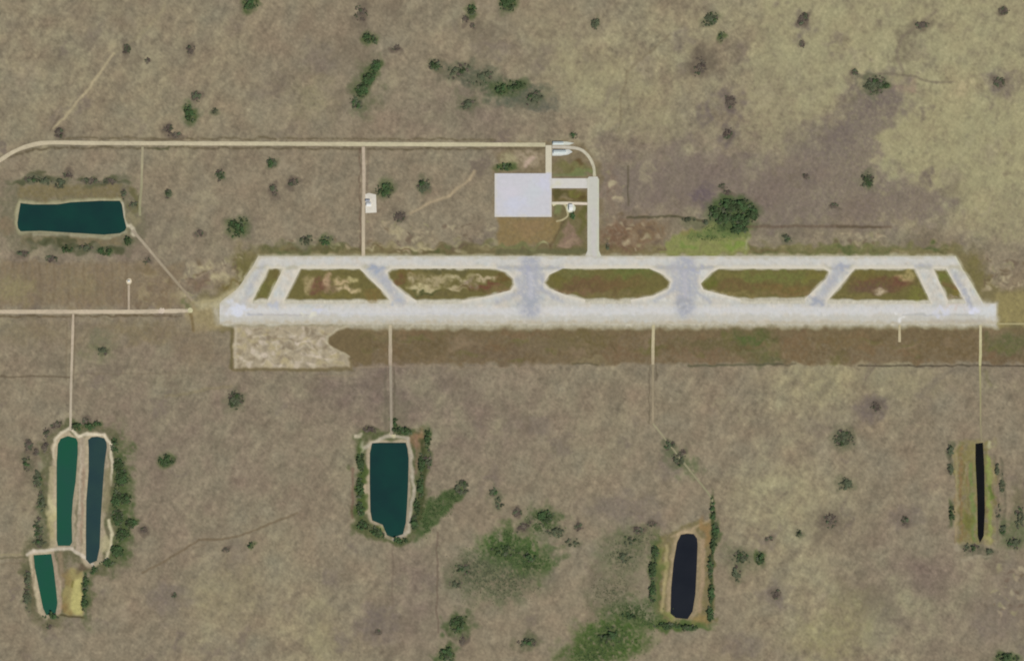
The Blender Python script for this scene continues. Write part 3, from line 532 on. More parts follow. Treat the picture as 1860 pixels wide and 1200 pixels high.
def flat_mat(name, c, rough=0.8, var=0.15, scale=0.4, metal=0.0, spec=0.3, rnd=0.0):
    m, N, L, B = nt(name)
    n = noise_node(N, L, scale)
    cr = N.new('ShaderNodeValToRGB'); c = np.array(c)
    cr.color_ramp.elements[0].color = (*(c * (1 - var)), 1); cr.color_ramp.elements[1].color = (*np.clip(c * (1 + var), 0, 1), 1)
    cr.color_ramp.elements[0].position = .3; cr.color_ramp.elements[1].position = .7
    L.new(n.outputs[0], cr.inputs[0]); last = cr.outputs[0]
    if rnd:
        oi = N.new('ShaderNodeObjectInfo'); hs = N.new('ShaderNodeHueSaturation')
        mr = N.new('ShaderNodeMapRange'); mr.inputs[3].default_value = 1 - rnd; mr.inputs[4].default_value = 1 + rnd
        L.new(oi.outputs['Random'], mr.inputs[0]); L.new(mr.outputs[0], hs.inputs['Value'])
        mh = N.new('ShaderNodeMapRange'); mh.inputs[3].default_value = .48; mh.inputs[4].default_value = .52
        L.new(oi.outputs['Random'], mh.inputs[0]); L.new(mh.outputs[0], hs.inputs['Hue'])
        L.new(last, hs.inputs['Color']); last = hs.outputs[0]
    L.new(last, B.inputs['Base Color'])
    B.inputs['Roughness'].default_value = rough; B.inputs['Metallic'].default_value = metal; B.inputs['Specular IOR Level'].default_value = spec
    return m
M = {}
M['ground'] = attr_mat('dry_grassland', (0.12, 0.5), (0.05, 0.06), 0.5)
M['paving'] = attr_mat('weathered_paving', (0.10, 0.6), (0.05, 0.04), 0.03, 0.85)
M['gravel'] = attr_mat('gravel_road', (0.10, 0.5), (0.07, 0.06), 0.08)
M['green'] = flat_mat('green_leaves', (0.052, 0.088, 0.027), .75, .35, .25, rnd=.35)
M['dull'] = flat_mat('dull_leaves', (0.090, 0.102, 0.054), .85, .3, .25, rnd=.3)
M['brown'] = flat_mat('dry_twigs', (0.120, 0.096, 0.070), .9, .3, .25, rnd=.3)
M['weed'] = flat_mat('weed_leaves', (0.066, 0.104, 0.032), .85, .4, .03)
M['bark'] = flat_mat('bark', (0.09, 0.07, 0.05), .9, .3, 2)
M['wall'] = flat_mat('rendered_wall', (0.60, 0.57, 0.50), .85, .06, .5)
M['white'] = flat_mat('white_sheet_roof', (0.72, 0.72, 0.68), .5, .06, .3)
M['palegreen'] = flat_mat('pale_sheet_roof', (0.55, 0.60, 0.56), .5, .08, .3)
M['grey'] = flat_mat('grey_sheet_roof', (0.33, 0.34, 0.36), .5, .1, .3)
M['door'] = flat_mat('painted_door', (0.16, 0.19, 0.2), .5, .1, 1)
M['glass'] = flat_mat('window_glass', (0.03, 0.04, 0.05), .08, .05, 1, spec=.6)
def water_mat(name, c0, c1):
    m, N, L, B = nt(name)
    n = noise_node(N, L, 0.012, 4)
    cr = N.new('ShaderNodeValToRGB'); cr.color_ramp.elements[0].color = (*c0, 1); cr.color_ramp.elements[1].color = (*c1, 1)
    cr.color_ramp.elements[0].position = .35; cr.color_ramp.elements[1].position = .65
    L.new(n.outputs[0], cr.inputs[0]); L.new(cr.outputs[0], B.inputs['Base Color'])
    B.inputs['Roughness'].default_value = .12; B.inputs['IOR'].default_value = 1.33
    n2 = noise_node(N, L, 0.5, 3); bp = N.new('ShaderNodeBump'); bp.inputs['Strength'].default_value = .25; bp.inputs['Distance'].default_value = .1
    L.new(n2.outputs[0], bp.inputs['Height']); L.new(bp.outputs[0], B.inputs['Normal'])
    return m

# ---------------------------------------------------------------- object helpers
KG = 1.0                                   # picture value -> reflectance for this light
def tag(o, label=None, cat=None, group=None, kind=None):
    if label: o['label'] = label
    if cat: o['category'] = cat
    if group: o['group'] = group
    if kind: o['kind'] = kind
    return o
def mesh_obj(name, verts, faces, mat, parent=None, smooth=False):
    me = bpy.data.meshes.new(name); me.from_pydata([tuple(v) for v in verts], [], faces); me.update()
    if mat: me.materials.append(mat)
    o = bpy.data.objects.new(name, me); col.objects.link(o)
    if parent: o.parent = parent
    return o
def empty(name, loc, rz=0):
    o = bpy.data.objects.new(name, None); o.empty_display_size = 1; o.location = loc; o.rotation_euler = (0, 0, rz); col.objects.link(o)
    return o
def set_cover(me, rgb255):
    a = me.attributes.new('cover', 'FLOAT_COLOR', 'POINT')
    c = np.ones((len(rgb255), 4), np.float32); c[:, :3] = lin(np.clip(rgb255, 0, 255)) * KG
    a.data.foreach_set('color', c.ravel())

# ---------------------------------------------------------------- ground sheet
Z = -0.08 + 0.03 * np.clip(G.noise(30, 200, 31), -2, 2)
WATER_Z = -1.5
for k, p in POND.items():
    w = G.bbox(p, 20); d = G.sdist(p, w) * S
    basin = np.where(d > 0, WATER_Z * sstep(9.0, 0.5, d), WATER_Z - np.minimum(-d * .35, 4.0))
    Z[w] = np.minimum(Z[w], np.where(d < 9, basin, 0.5))
out = 60 * 1.45 ** np.arange(1, 15)
gx = np.concatenate([(G.x0 - out)[::-1], G.X0[0], G.X0[0, -1] + out])
gy = np.concatenate([(G.y0 - out)[::-1], G.Y0[:, 0], G.Y0[-1, 0] + out])
ix = np.round((gx - G.x0) / 2).astype(int); iy = np.round((gy - G.y0) / 2).astype(int)
inx = (ix >= 0) & (ix < G.nx); iny = (iy >= 0) & (iy < G.ny)
ixm, iym = ix % G.nx, iy % G.ny
cent = iny[:, None] & inx[None, :]
cols = np.where(cent[..., None], G.img[iym][:, ixm], BASE[iym][:, ixm])
zz = np.where(cent, Z[iym][:, ixm], -0.08)
GX, GY = np.meshgrid((gx - CX) * S, (CY - gy) * S)
nyv, nxv = GX.shape
co = np.stack([GX, GY, zz], -1).reshape(-1, 3).astype(np.float32)
idx = np.arange(nyv * nxv).reshape(nyv, nxv)
q = np.stack([idx[:-1, :-1], idx[1:, :-1], idx[1:, 1:], idx[:-1, 1:]], -1).reshape(-1, 4)
me = bpy.data.meshes.new('ground')
me.vertices.add(len(co)); me.vertices.foreach_set('co', co.ravel())
me.loops.add(q.size); me.loops.foreach_set('vertex_index', q.ravel().astype(np.int32))
me.polygons.add(len(q)); me.polygons.foreach_set('loop_start', np.arange(0, q.size, 4, dtype=np.int32))
me.polygons.foreach_set('use_smooth', np.ones(len(q), bool))
me.update(); me.validate()
set_cover(me, cols.reshape(-1, 3)); me.materials.append(M['ground'])
ground = bpy.data.objects.new('ground', me); col.objects.link(ground)
tag(ground, 'dry taupe and tan grassland around the airfield', 'ground', kind='structure')

# ---------------------------------------------------------------- ponds
wm = {'teal': water_mat('teal_water', (0.010, 0.036, 0.032), (0.010, 0.048, 0.036)), 'green': water_mat('green_water', (0.014, 0.088, 0.046), (0.018, 0.080, 0.052)),
      'slate': water_mat('slate_water', (0.022, 0.048, 0.050), (0.028, 0.060, 0.052)), 'dark': water_mat('dark_water', (0.012, 0.014, 0.018), (0.016, 0.018, 0.022)),
      'black': water_mat('black_water', (0.005, 0.005, 0.004), (0.008, 0.008, 0.006))}
for k, m, lab in [('west','teal','wide dark teal rectangular pond at the west edge'),('twin_left','green','long green pond, left of the twin ponds'),('twin_right','slate','long slate blue-green pond, right of the twin ponds'),
                  ('small','green','short green pond below the twin ponds'),('middle','teal','dark teal pond at the end of the middle gravel track'),('dark','dark','blackish slate oval pond with tan banks'),('slot','black','narrow black slot of water between yellow-green banks')]:
    p = POND[k]; c = np.mean(p, 0)
    pts = []
    for x, y in p:
        d = np.array((x, y)) - c; L = np.linalg.norm(d); pts.append(W(*(c + d * (L + .6) / L), WATER_Z + .12))
    o = mesh_obj('pond', pts[::-1], [list(range(len(pts)))], wm[m])
    if o.data.polygons[0].normal.z < 0: o.data.flip_normals()
    tag(o, lab, 'pond', kind='structure')

# ---------------------------------------------------------------- paving
PV = Canvas(370, 240, 1840, 620, 1)
PV.wx = PV.noise(8, 40, 41); PV.wy = PV.noise(8, 40, 42); PV.mott = PV.noise(3, 14, 43)
pn = PV.noise(3, 20, 44); pl = PV.noise(4, 30, 45, aniso=(0, .12)); ph = PV.noise(12, 90, 46)
PV.img = np.array((198, 194, 181.)) * (1 + .018 * pn + .018 * pl + .016 * ph)[..., None] * (1 + .012 * PV.noise(10, 60, 47)[..., None] * np.array((1, 0, -1)))
pb, pln, ppg = PV.blob, PV.line, PV.poly
# runway: paler middle lane, duller southern side
pln([(380,566),(1830,563)], 15, (207,205,200), .8, 6, 1.5, .15); pln([(380,578),(1830,577)], 9, (192,188,174), .8, 4, 1.5, .2); pln([(380,588),(1830,587)], 9, (182,172,148), .85, 4, 1.5, .15); pln([(380,552),(1830,549)],4,(196,192,178),.7,3)
pln([(470,571),(560,572)],2,(166,160,152),.6,1.5); pln([(450,571),(476,571)],2.5,(166,168,172),.7,1.5); pln([(560,570),(900,569)],1.5,(190,190,190),.5,1.5); pln([(1640,571),(1770,572)],2,(172,172,168),.7,1.5); pln([(1690,582),(1790,583)],6,(176,168,152),.6,3)
pb(433,563,18,11,(212,214,220),.9,.5); pb(405,562,8,8,(196,190,180),.6,.5); pb(1766,563,10,9,(216,216,226),.9,.5); pb(1795,565,14,12,(206,208,204),.7,.5); pb(1638,574,7,4,(224,222,214),.9,.5); pb(566,573,8,4,(216,212,190),.8,.5); pb(498,555,10,4,(178,182,194),.6,.6); pb(1712,566,14,8,(206,206,214),.7,.5); pb(580,563,14,6,(200,202,216),.6,.6); pb(460,556,18,4,(198,188,170),.6,.5); pb(1735,556,18,4,(206,190,178),.6,.5)
# taxiway: paler centre, dusty south edge
pln([(460,474),(1750,474)], 10, (202,199,189), .7, 5, 1.5, .2); pln([(460,486),(1750,486)], 5, (180,174,150), .8, 3, 1.2)
pln([(460,466),(1750,466)], 4, (184,178,156), .7, 2.5, 1.2)
# links: dusty edges and darker bitumen hearts
for k in ISLE: ppg(ISLE[k], (212,204,184), .9, 3, 4.5, .5)
ppg([(380,540),(413,534),(436,516),(454,490),(468,466),(474,466),(460,492),(442,520),(418,540),(390,556)], (192,184,158), .8, 3)
for pts, wd, a in [([(963,480),(963,560)],34,.75),([(1245,480),(1245,560)],32,.75),([(905,486),(1020,486)],7,.5),([(1195,486),(1290,486)],7,.5),([(940,505),(945,530),(900,550)],8,.45),([(985,500),(983,525),(1020,546)],7,.6),([(1225,500),(1226,525),(1190,546)],7,.5),([(1264,500),(1264,530),(1290,548)],6,.55),
                   ([(676,486),(700,510),(728,548)],16,.5),([(1528,486),(1510,512),(1482,548)],16,.5),([(680,486),(694,488)],10,.8),([(1515,484),(1538,484)],9,.6),([(478,480),(455,520),(440,550)],8,.35),([(1735,500),(1752,530),(1765,556)],8,.6),([(1665,484),(1690,484)],7,.5)]:
    pln(pts, wd, (168,169,173), min(1, a * 1.2), wd * .3 + 1.5, 1, .3)
pb(684,487,14,5,(154,162,172),.8,.5); pb(724,549,12,4,(168,174,182),.7,.5); pb(1525,487,14,5,(160,164,172),.7,.5); pb(1486,548,11,5,(156,160,168),.8,.5); pb(964,548,22,5,(160,164,168),.6,.5); pb(1245,549,20,5,(156,156,156),.6,.5); pb(1262,490,16,5,(160,162,178),.6,.5); pb(960,489,22,4,(164,164,178),.5,.5); pb(1222,486,12,4,(176,174,178),.5,.5)
pln([(964,496),(964,540)],8,(190,188,192),.6,4); pln([(1244,496),(1244,540)],8,(186,182,184),.6,4)
ppg([(1786,545),(1738,462),(1732,464),(1780,548)], (206,202,168), .6, 2); ppg([(488,490),(514,490),(486,546),(459,546)], (190,182,150), .3, 2, 3)
# apron and its roads
ppg([(898,314),(1002,314),(1002,394),(898,394)], (200,198,199), 1, 1, 4); pln([(899,314),(899,394),(1002,394),(1002,312)],4,(206,200,180),.7,2); pb(935,370,20,14,(200,202,214),.6,.7); pb(925,345,16,12,(208,202,208),.5,.7); pb(968,350,14,20,(196,202,202),.5,.7); pb(990,332,12,14,(202,202,218),.5,.7)
ppg([(989,250),(1003,250),(1003,313),(989,313)], (204,196,170), 1, 1, 1); ppg([(1003,322),(1068,322),(1068,345),(1003,345)], (206,202,192), 1, 1.5); ppg([(1066,320),(1090,320),(1090,464),(1066,464)], (194,192,178), 1, 1.5, 1); pln([(1068,322),(1068,464)],3,(204,200,180),.6,1.5); pln([(1088,322),(1088,464)],3,(200,202,170),.7,1.5); pln([(1078,380),(1078,464)],6,(196,188,186),.5,3); pb(1012,335,8,6,(208,204,176),.7,.5)

def poly_mesh(name, poly, z, label, step=3.0, skirt=1.2, mat='paving'):
    """a paved slab with clean edges, cut into a fine net so that its wear colours can vary"""
    bm = bmesh.new()
    vsx = [bm.verts.new(W(x, y, z)) for x, y in poly]
    f = bm.faces.new(vsx)
    f.normal_update()
    if f.normal.z < 0: f.normal_flip()
    xs = [v.co.x for v in vsx]; ys = [v.co.y for v in vsx]
    for ax, lo, hi in ((0, min(xs), max(xs)), (1, min(ys), max(ys))):
        t = lo + step * S
        while t < hi - .5:
            c = [0, 0, 0]; c[ax] = t; n = [0, 0, 0]; n[ax] = 1
            bmesh.ops.bisect_plane(bm, geom=bm.verts[:] + bm.edges[:] + bm.faces[:], plane_co=c, plane_no=n)
            t += step * S
    edge = [e for e in bm.edges if e.is_boundary]
    r = bmesh.ops.extrude_edge_only(bm, edges=edge)
    for v in r['geom']:
        if isinstance(v, bmesh.types.BMVert): v.co.z -= skirt
    me = bpy.data.meshes.new(name); bm.to_mesh(me); bm.free()
    n = len(me.vertices); a = np.zeros(n * 3, np.float32); me.vertices.foreach_get('co', a); a = a.reshape(-1, 3)
    set_cover(me, PV.sample(a[:, 0] / S + CX, CY - a[:, 1] / S)); me.materials.append(M[mat])
    o = bpy.data.objects.new(name, me); col.objects.link(o)
    return tag(o, label, name.replace('_', ' '), kind='structure')

def strip_grid(name, xa, xb, ya, yb, z, label, slope_l=0, slope_r=0, step=2.0, skirt=1.2):
    nx = int((xb - xa) / step) + 1; ny = max(3, int((yb - ya) / step) + 1)
    u, v = np.meshgrid(np.linspace(0, 1, nx), np.linspace(0, 1, ny))
    yy = ya + (yb - ya) * v; x0 = xa + slope_l * v; x1 = xb + slope_r * v; xx = x0 + (x1 - x0) * u
    vt = np.stack([(xx - CX) * S, (CY - yy) * S, np.full_like(xx, z)], -1).reshape(-1, 3)
    i = np.arange(nx * ny).reshape(ny, nx)
    f = np.stack([i[:-1, :-1], i[1:, :-1], i[1:, 1:], i[:-1, 1:]], -1).reshape(-1, 4).tolist()
    ring = list(i[0, :]) + list(i[1:, -1]) + list(i[-1, -2::-1]) + list(i[-2:0:-1, 0])
    nb = len(vt); low = vt[ring].copy(); low[:, 2] -= skirt; vt = np.concatenate([vt, low])
    m = len(ring)
    f += [[int(ring[(j + 1) % m]), int(ring[j]), nb + j, nb + (j + 1) % m][::-1] for j in range(m)]
    o = mesh_obj(name, vt, f, M['paving'])
    set_cover(o.data, PV.sample(vt[:, 0] / S + CX, CY - vt[:, 1] / S))
    return tag(o, label, name, kind='structure')

strip_grid('runway', 399, 1809, 551.5, 588, 0.10, 'long pale concrete runway with dusty edges')
strip_grid('taxiway', 469, 1736, 465, 487.6, 0.10, 'long pale taxiway parallel to the runway', -12, 12)
link_lab = {0: 'curved paved link at the west end of the taxiway', 1: 'slanting pale paved link next to the west end', 2: 'slanting link with a blue-grey heart, first from the west', 3: 'flared grey link with hourglass shape, nearer the west end',
            4: 'flared grey link with hourglass shape, nearer the east end', 5: 'slanting link with a blue-grey heart, leaning towards the east', 6: 'narrow slanting pale link next to the east end', 7: 'slanting paved link at the very east end of the taxiway'}
YT, YB = 487.62, 551.48
left_end = [(457,YT),(453,492),(437,517),(428,527),(419,534),(409,541),(402,547),(399.2,YB)]
right_end = [(1747.7,YT),(1766,516),(1785,549),(1785,YB)]
for k in range(8):
    Lc = left_end if k == 0 else [(I_R[k][0][0], YT)] + [p for p in I_R[k] if p[1] > YT + .5] + [(I_R[k][-1][0] - (2 if k in (1, 2) else -2), YB)]
    Rc = right_end if k == 7 else [(I_L[k + 1][0][0], YT)] + [p for p in I_L[k + 1] if p[1] > YT + .5] + [(I_L[k + 1][-1][0], YB)]
    poly_mesh('taxiway_link', Lc + Rc[::-1], 0.10, link_lab[k])
poly_mesh('apron', [(898.5,315),(1002,315),(1002,394),(898.5,394)], 0.10, 'large square pale grey concrete apron')
poly_mesh('access_road', [(991,264),(1002,264),(1002,314.95),(991,314.95)], 0.10, 'short cream road from the north road down to the apron', 3, 1.2)
poly_mesh('apron_link', [(1002.05,324),(1067,324),(1067,342),(1002.05,342)], 0.10, 'short wide paved link east of the apron')
poly_mesh('apron_taxiway', [(1067.05,324),(1070,321),(1085,321),(1088,326),(1088,455),(1092,464.95),(1063,464.95),(1067.05,455)], 0.10, 'paved taxiway running north from the main taxiway to the apron')

# ---------------------------------------------------------------- gravel roads and tracks
def smooth(pts, n=6):
    p = [np.array(a, float) for a in pts]; r = []
    p = [2 * p[0] - p[1]] + p + [2 * p[-1] - p[-2]]
    for i in range(1, len(p) - 2):
        for j in range(n):
            t = j / n
            r.append(.5 * (2 * p[i] + (p[i + 1] - p[i - 1]) * t + (2 * p[i - 1] - 5 * p[i] + 4 * p[i + 1] - p[i + 2]) * t * t + (3 * p[i] - p[i - 1] - 3 * p[i + 1] + p[i + 2]) * t ** 3))
    r.append(p[-2]); return r
def road(name, pts, wd, c0, c1, label, z=0.06, curved=False, seed=1, jitter=.10):
    r = np.random.default_rng(seed)
    line = smooth(pts) if curved else [np.array(p, float) for p in pts]
    dense = []
    for a, bb in zip(line[:-1], line[1:]):
        m = max(1, int(np.linalg.norm(bb - a) / 4))
        dense += [a + (bb - a) * i / m for i in range(m)]
    dense.append(line[-1]); dense = np.array(dense)
    tn = np.gradient(dense, axis=0); tn /= np.linalg.norm(tn, axis=1)[:, None] + 1e-9
    nr = np.stack([-tn[:, 1], tn[:, 0]], 1)
    wv = wd * (1 + jitter * np.convolve(r.standard_normal(len(dense) + 4), np.ones(5) / 5, 'valid') * 1.4)
    K = 5; vt, cv = [], []
    k = np.convolve(r.standard_normal(len(dense) + 8), np.ones(9) / 9, 'valid') * 1.5
    for i in range(len(dense)):
        f = i / max(1, len(dense) - 1); c = np.array(c0) * (1 - f) + np.array(c1) * f
        for j in range(K + 2):
            s = (min(max(j - 1, 0), K - 1) / (K - 1) - .5)
            p = dense[i] + nr[i] * wv[i] * s
            zz = z - (1.0 if j in (0, K + 1) else 0.05 * abs(s) * 2)
            vt.append(W(p[0], p[1], zz)); cv.append(c * (1 + .03 * k[i] + .02 * r.standard_normal()) * (1.03 - .08 * abs(s)))
    n = K + 2
    fc = [[i * n + j, i * n + j + 1, (i + 1) * n + j + 1, (i + 1) * n + j] for i in range(len(dense) - 1) for j in range(n - 1)]
    o = mesh_obj(name, vt, fc, M['gravel']); set_cover(o.data, np.array(cv))
    bm = bmesh.new(); bm.from_mesh(o.data); bmesh.ops.recalc_face_normals(bm, faces=bm.faces[:]); bm.to_mesh(o.data); bm.free()
    if o.data.polygons[len(fc) // 2].normal.z < 0: o.data.flip_normals()
    return tag(o, label, name.replace('_', ' '), kind='structure')
RO = (190,177,148)
road('gravel_road', [(-70,330),(-20,301),(0,291),(28,274),(60,263),(95,259),(180,260),(460,261),(700,262),(990.5,263)], 7.5, RO, (188,180,146), 'cream gravel road running along the north of the airfield', curved=True, seed=1)
road('gravel_road', [(1003,267),(1035,268),(1055,272),(1069,284),(1078,302),(1080,320.5)], 5.5, (186,178,162), (186,180,150), 'curved narrow road bending down to the apron taxiway', .14, True, 2)
road('gravel_track', [(259,266.5),(258,300),(257,340),(254,372),(254,392)], 4.5, (162,152,122), (146,142,108), 'pale grassy track running down beside the west pond', seed=3)
road('gravel_road', [(660,266.5),(661,310),(661,352),(660,380),(660,464.8)], 6, (176,160,138), (190,176,148), 'straight gravel road from the north road past the white compound', .07, seed=4)
road('gravel_track', [(240,418),(258,438),(300,488),(336,530),(350,546)], 5, (160,148,126), (154,140,114), 'diagonal gravel track from the west pond to the runway end', .05, seed=5)
road('gravel_road', [(-80,566),(100,566),(250,566),(346,564)], 7.5, (184,168,142), (188,174,148), 'straight gravel road leading west from the runway', .07, seed=6)
road('gravel_track', [(234,562),(234,517)], 4, (176,160,136), (182,166,142), 'short spur with a round pad at its end', .05, seed=7)
road('gravel_track', [(133,570.2),(131,640),(129,700),(128,782)], 4.6, (178,162,138), (182,170,146), 'long straight track south to the twin ponds', .05, seed=8)
road('gravel_track', [(709,590),(709,640),(709,664)], 6, (184,172,142), (168,152,130), 'pale gravel spur south of the runway near the yard', .05, seed=9)
road('gravel_track', [(709.4,664.3),(710,700),(710.5,750),(711,789)], 5, (152,142,122), (158,146,126), 'greyish track leading to the middle pond', .04, seed=10)
road('gravel_track', [(1187,590),(1186,630),(1186,662)], 5.5, (186,176,138), (176,162,132), 'pale gravel spur south of the middle of the runway', .05, seed=11)
road('gravel_track', [(1186,662.3),(1186,700),(1186,768)], 3.6, (146,134,108), (150,136,110), 'faint tan track running south from the middle spur', .0, seed=12)
road('gravel_track', [(1186,768.4),(1205,793),(1250,850),(1285,893),(1294,907),(1294,930)], 3.2, (150,142,112), (140,136,104), 'faint diagonal track to the oval pond', .0, seed=13)
road('gravel_track', [(1634,590),(1634,621)], 4.5, (182,170,132), (186,172,138), 'short pale stub south of the eastern runway', .05, seed=14)
road('gravel_track', [(1781,590),(1781,640),(1780,664)], 4.6, (192,182,144), (182,176,128), 'pale gravel spur at the east end of the runway', .05, seed=15)
road('gravel_track', [(1780,664.3),(1781,720),(1781,770),(1783,800)], 3.2, (156,150,106), (140,130,102), 'faint track leading to the black water slot', .0, seed=16)
road('gravel_track', [(1811,588),(1860,588),(1930,588)], 3.2, (168,158,116), (164,152,110), 'thin pale track heading east from the runway end', .05, seed=17)
road('footpath', [(1002.3,369),(1030,369),(1066.8,370)], 4.5, (206,198,172), (210,196,176), 'pale path crossing from the apron to the taxiway', .07, seed=18)
road('footpath', [(1004,373),(1016,368.4),(1026,372),(1030,382),(1031,392),(1022,399),(1010,402)], 3.6, (196,190,150), (160,148,112), 'curved pale path round the small lawn', .045, True, 19)

def pad(poly, c, label, name='gravel_pad', z=.09):
    n = len(poly); c0 = np.mean(poly, 0)
    vt = [W(c0[0], c0[1], z)] + [W(x, y, z) for x, y in poly] + [W(x, y, z - 1) for x, y in poly]
    f = [[0, 1 + i, 1 + (i + 1) % n] for i in range(n)] + [[1 + i, 1 + n + i, 1 + n + (i + 1) % n, 1 + (i + 1) % n] for i in range(n)]
    o = mesh_obj(name, vt, f, M['gravel'])
    bm = bmesh.new(); bm.from_mesh(o.data); bmesh.ops.recalc_face_normals(bm, faces=bm.faces[:]); bm.to_mesh(o.data); bm.free()
    set_cover(o.data, np.tile(np.array(c, float), (len(vt), 1)) * (1 + .03 * rng.standard_normal((len(vt), 1))))
    return tag(o, label, name.replace('_', ' '), kind='structure')
def ring_pts(x, y, r, n=18, jit=.08): return [(x + r * (1 + jit * rng.standard_normal()) * math.cos(6.283 * i / n), y + r * (1 + jit * rng.standard_normal()) * math.sin(6.283 * i / n)) for i in range(n)]
pad(ring_pts(234.5, 511, 5.2), (210,196,166), 'small round whitish pad at the end of the short spur')
pad(ring_pts(293.5, 564.5, 5.5, 14, .15), (202,186,164), 'pale widened spot on the west gravel road', z=.12)
pad(ring_pts(345.5, 563.5, 4.6, 14), (198,192,150), 'pale patch where the west road meets the runway overrun', z=.12)
pad([(663.5,353),(670,350.5),(683,353.5),(684,386),(664,387)], (208,202,186), 'white gravel yard beside the north-south road', z=.05)
pad([(1003,257),(1030,257.5),(1043,260),(1034,263.5),(1003,263.5)], (196,198,184), 'pale concrete hardstand north of the curved road', 'hardstand', .09)
pad([(1003,271.5),(1034,271.5),(1040,276),(1032,281),(1018,283),(1003,283)], (196,198,190), 'pale concrete hardstand south of the curved road', 'hardstand', .09)
pad(ring_pts(1037, 378, 8, 16, .05), (206,208,186), 'whitish forecourt of the small building by the apron', 'hardstand', .04)

# ---------------------------------------------------------------- buildings
def boxm(x0, x1, y0, y1, z0, z1):
    v = [(x, y, z) for z in (z0, z1) for x, y in ((x0, y0), (x1, y0), (x1, y1), (x0, y1))]
    return v, [[3, 2, 1, 0], [4, 5, 6, 7], [0, 1, 5, 4], [1, 2, 6, 5], [2, 3, 7, 6], [3, 0, 4, 7]]
def building(name, label, px, py, L_, D_, h, roof, rz=0, zb=.09, ridge=1.6, windows=4):
    t = empty(name, W(px, py, zb), rz); tag(t, label, 'building')
    l, d = L_ / 2, D_ / 2
    v, f = [], []
    # walls with gable ends
    v = [(-l,-d,0),(l,-d,0),(l,d,0),(-l,d,0),(-l,-d,h),(l,-d,h),(l,d,h),(-l,d,h),(-l,0,h+ridge*.96),(l,0,h+ridge*.96)]
    f = [[0,1,5,4],[1,2,6,9,5],[2,3,7,6],[3,0,4,8,7],[3,2,1,0]]
    mesh_obj('wall', v, f, M['wall'], t)
    e = .5; th = .12; k = ridge / d
    rv = []
    for zo in (0, th):
        rv += [(-l-e,-d-e,h-k*e+zo+.04),(l+e,-d-e,h-k*e+zo+.04),(l+e,0,h+ridge+zo+.04),(-l-e,0,h+ridge+zo+.04),(l+e,d+e,h-k*e+zo+.04),(-l-e,d+e,h-k*e+zo+.04)]
    rf = [[6,7,8,9],[9,8,10,11],[3,2,1,0],[5,4,2,3],[0,1,7,6],[4,5,11,10],[1,2,8,7],[2,4,10,8],[3,0,6,9],[5,3,9,11]]
    r = mesh_obj('roof', rv, rf, roof, t)
    v, f = boxm(-l-e, l+e, -.25, .25, h+ridge+th-.02, h+ridge+th+.14); mesh_obj('ridge_cap', v, f, roof, r)
    v, f = boxm(-.6, .6, -d-.06, -d+.02, 0, 2.1); dr = mesh_obj('door', v, f, M['door'], t)
    v, f = boxm(.35, .5, -d-.12, -d-.06, 1.0, 1.12); mesh_obj('handle', v, f, M['grey'], dr)
    for s in (-1, 1):
        for i in range(windows):
            x = -l + (i + .5) * L_ / windows
            if s < 0 and abs(x) < 1.6: continue
            y0, y1 = sorted((s * d, s * (d + .05)))
            v, f = boxm(x-.6, x+.6, y0, y1, 1.0, 2.1); wi = mesh_obj('window', v, f, M['glass'], t)
            v, f = boxm(x-.75, x+.75, *sorted((s*d, s*(d+.14))), .88, .98); mesh_obj('sill', v, f, M['wall'], wi)
    return t
building('long_shed', 'long pale-roofed shed north of the curved road', 1014, 260.3, 28, 7.6, 3.6, M['palegreen'], windows=6)
building('long_shed', 'long white-roofed shed south of the curved road', 1017, 276.2, 34, 9, 3.6, M['palegreen'], windows=7)
building('small_building', 'small white-roofed building on the gravel yard', 670, 371.5, 12, 9, 3.4, M['white'], zb=.05, windows=3)
building('small_shed', 'small grey-roofed shed north of the white-roofed yard building', 668, 364.2, 11, 6, 3.0, M['grey'], zb=.05, windows=2)
building('small_building', 'narrow white-roofed building on the round forecourt by the apron', 1037, 377, 9, 17, 4.2, M['white'], zb=.04, windows=2)
building('hut', 'tiny white hut on the round pad of the short spur', 234.5, 510.5, 5, 4, 2.6, M['white'], ridge=.8, windows=1)

# ---------------------------------------------------------------- trees, thickets and scrub
def crown_mesh(name, seed, n, size, flat=.75, lumps=5):
    r = np.random.default_rng(seed)
    cs = r.normal(0, .42, (lumps, 3)); cs[:, 2] = np.abs(cs[:, 2]) * .7; rs = r.uniform(.38, .62, lumps)
    v, f = [], []
    for i in range(n):
        j = r.integers(lumps); d = r.normal(size=3); d /= np.linalg.norm(d)
        if d[2] < -.3: d[2] *= -1
        p = cs[j] + d * rs[j] * r.uniform(.55, 1.08)
        nn = d * .6 + r.normal(0, .35, 3); nn[2] += 1.0; nn /= np.linalg.norm(nn)
        a = np.cross(nn, r.normal(size=3)); a /= np.linalg.norm(a); bb = np.cross(nn, a)
        s = size * r.uniform(.6, 1.3); k = len(v)
        for u, w_ in ((-1, -.6), (.2, -1), (1, .3), (-.3, 1)):
            q_ = p + a * s * u + bb * s * w_ + nn * s * r.uniform(-.25, .25)
            q_[2] = q_[2] * flat + .75
            v.append(q_)
        f.append([k, k + 1, k + 2, k + 3])
    me = bpy.data.meshes.new(name); me.from_pydata([tuple(x) for x in v], [], f); me.update(); return me
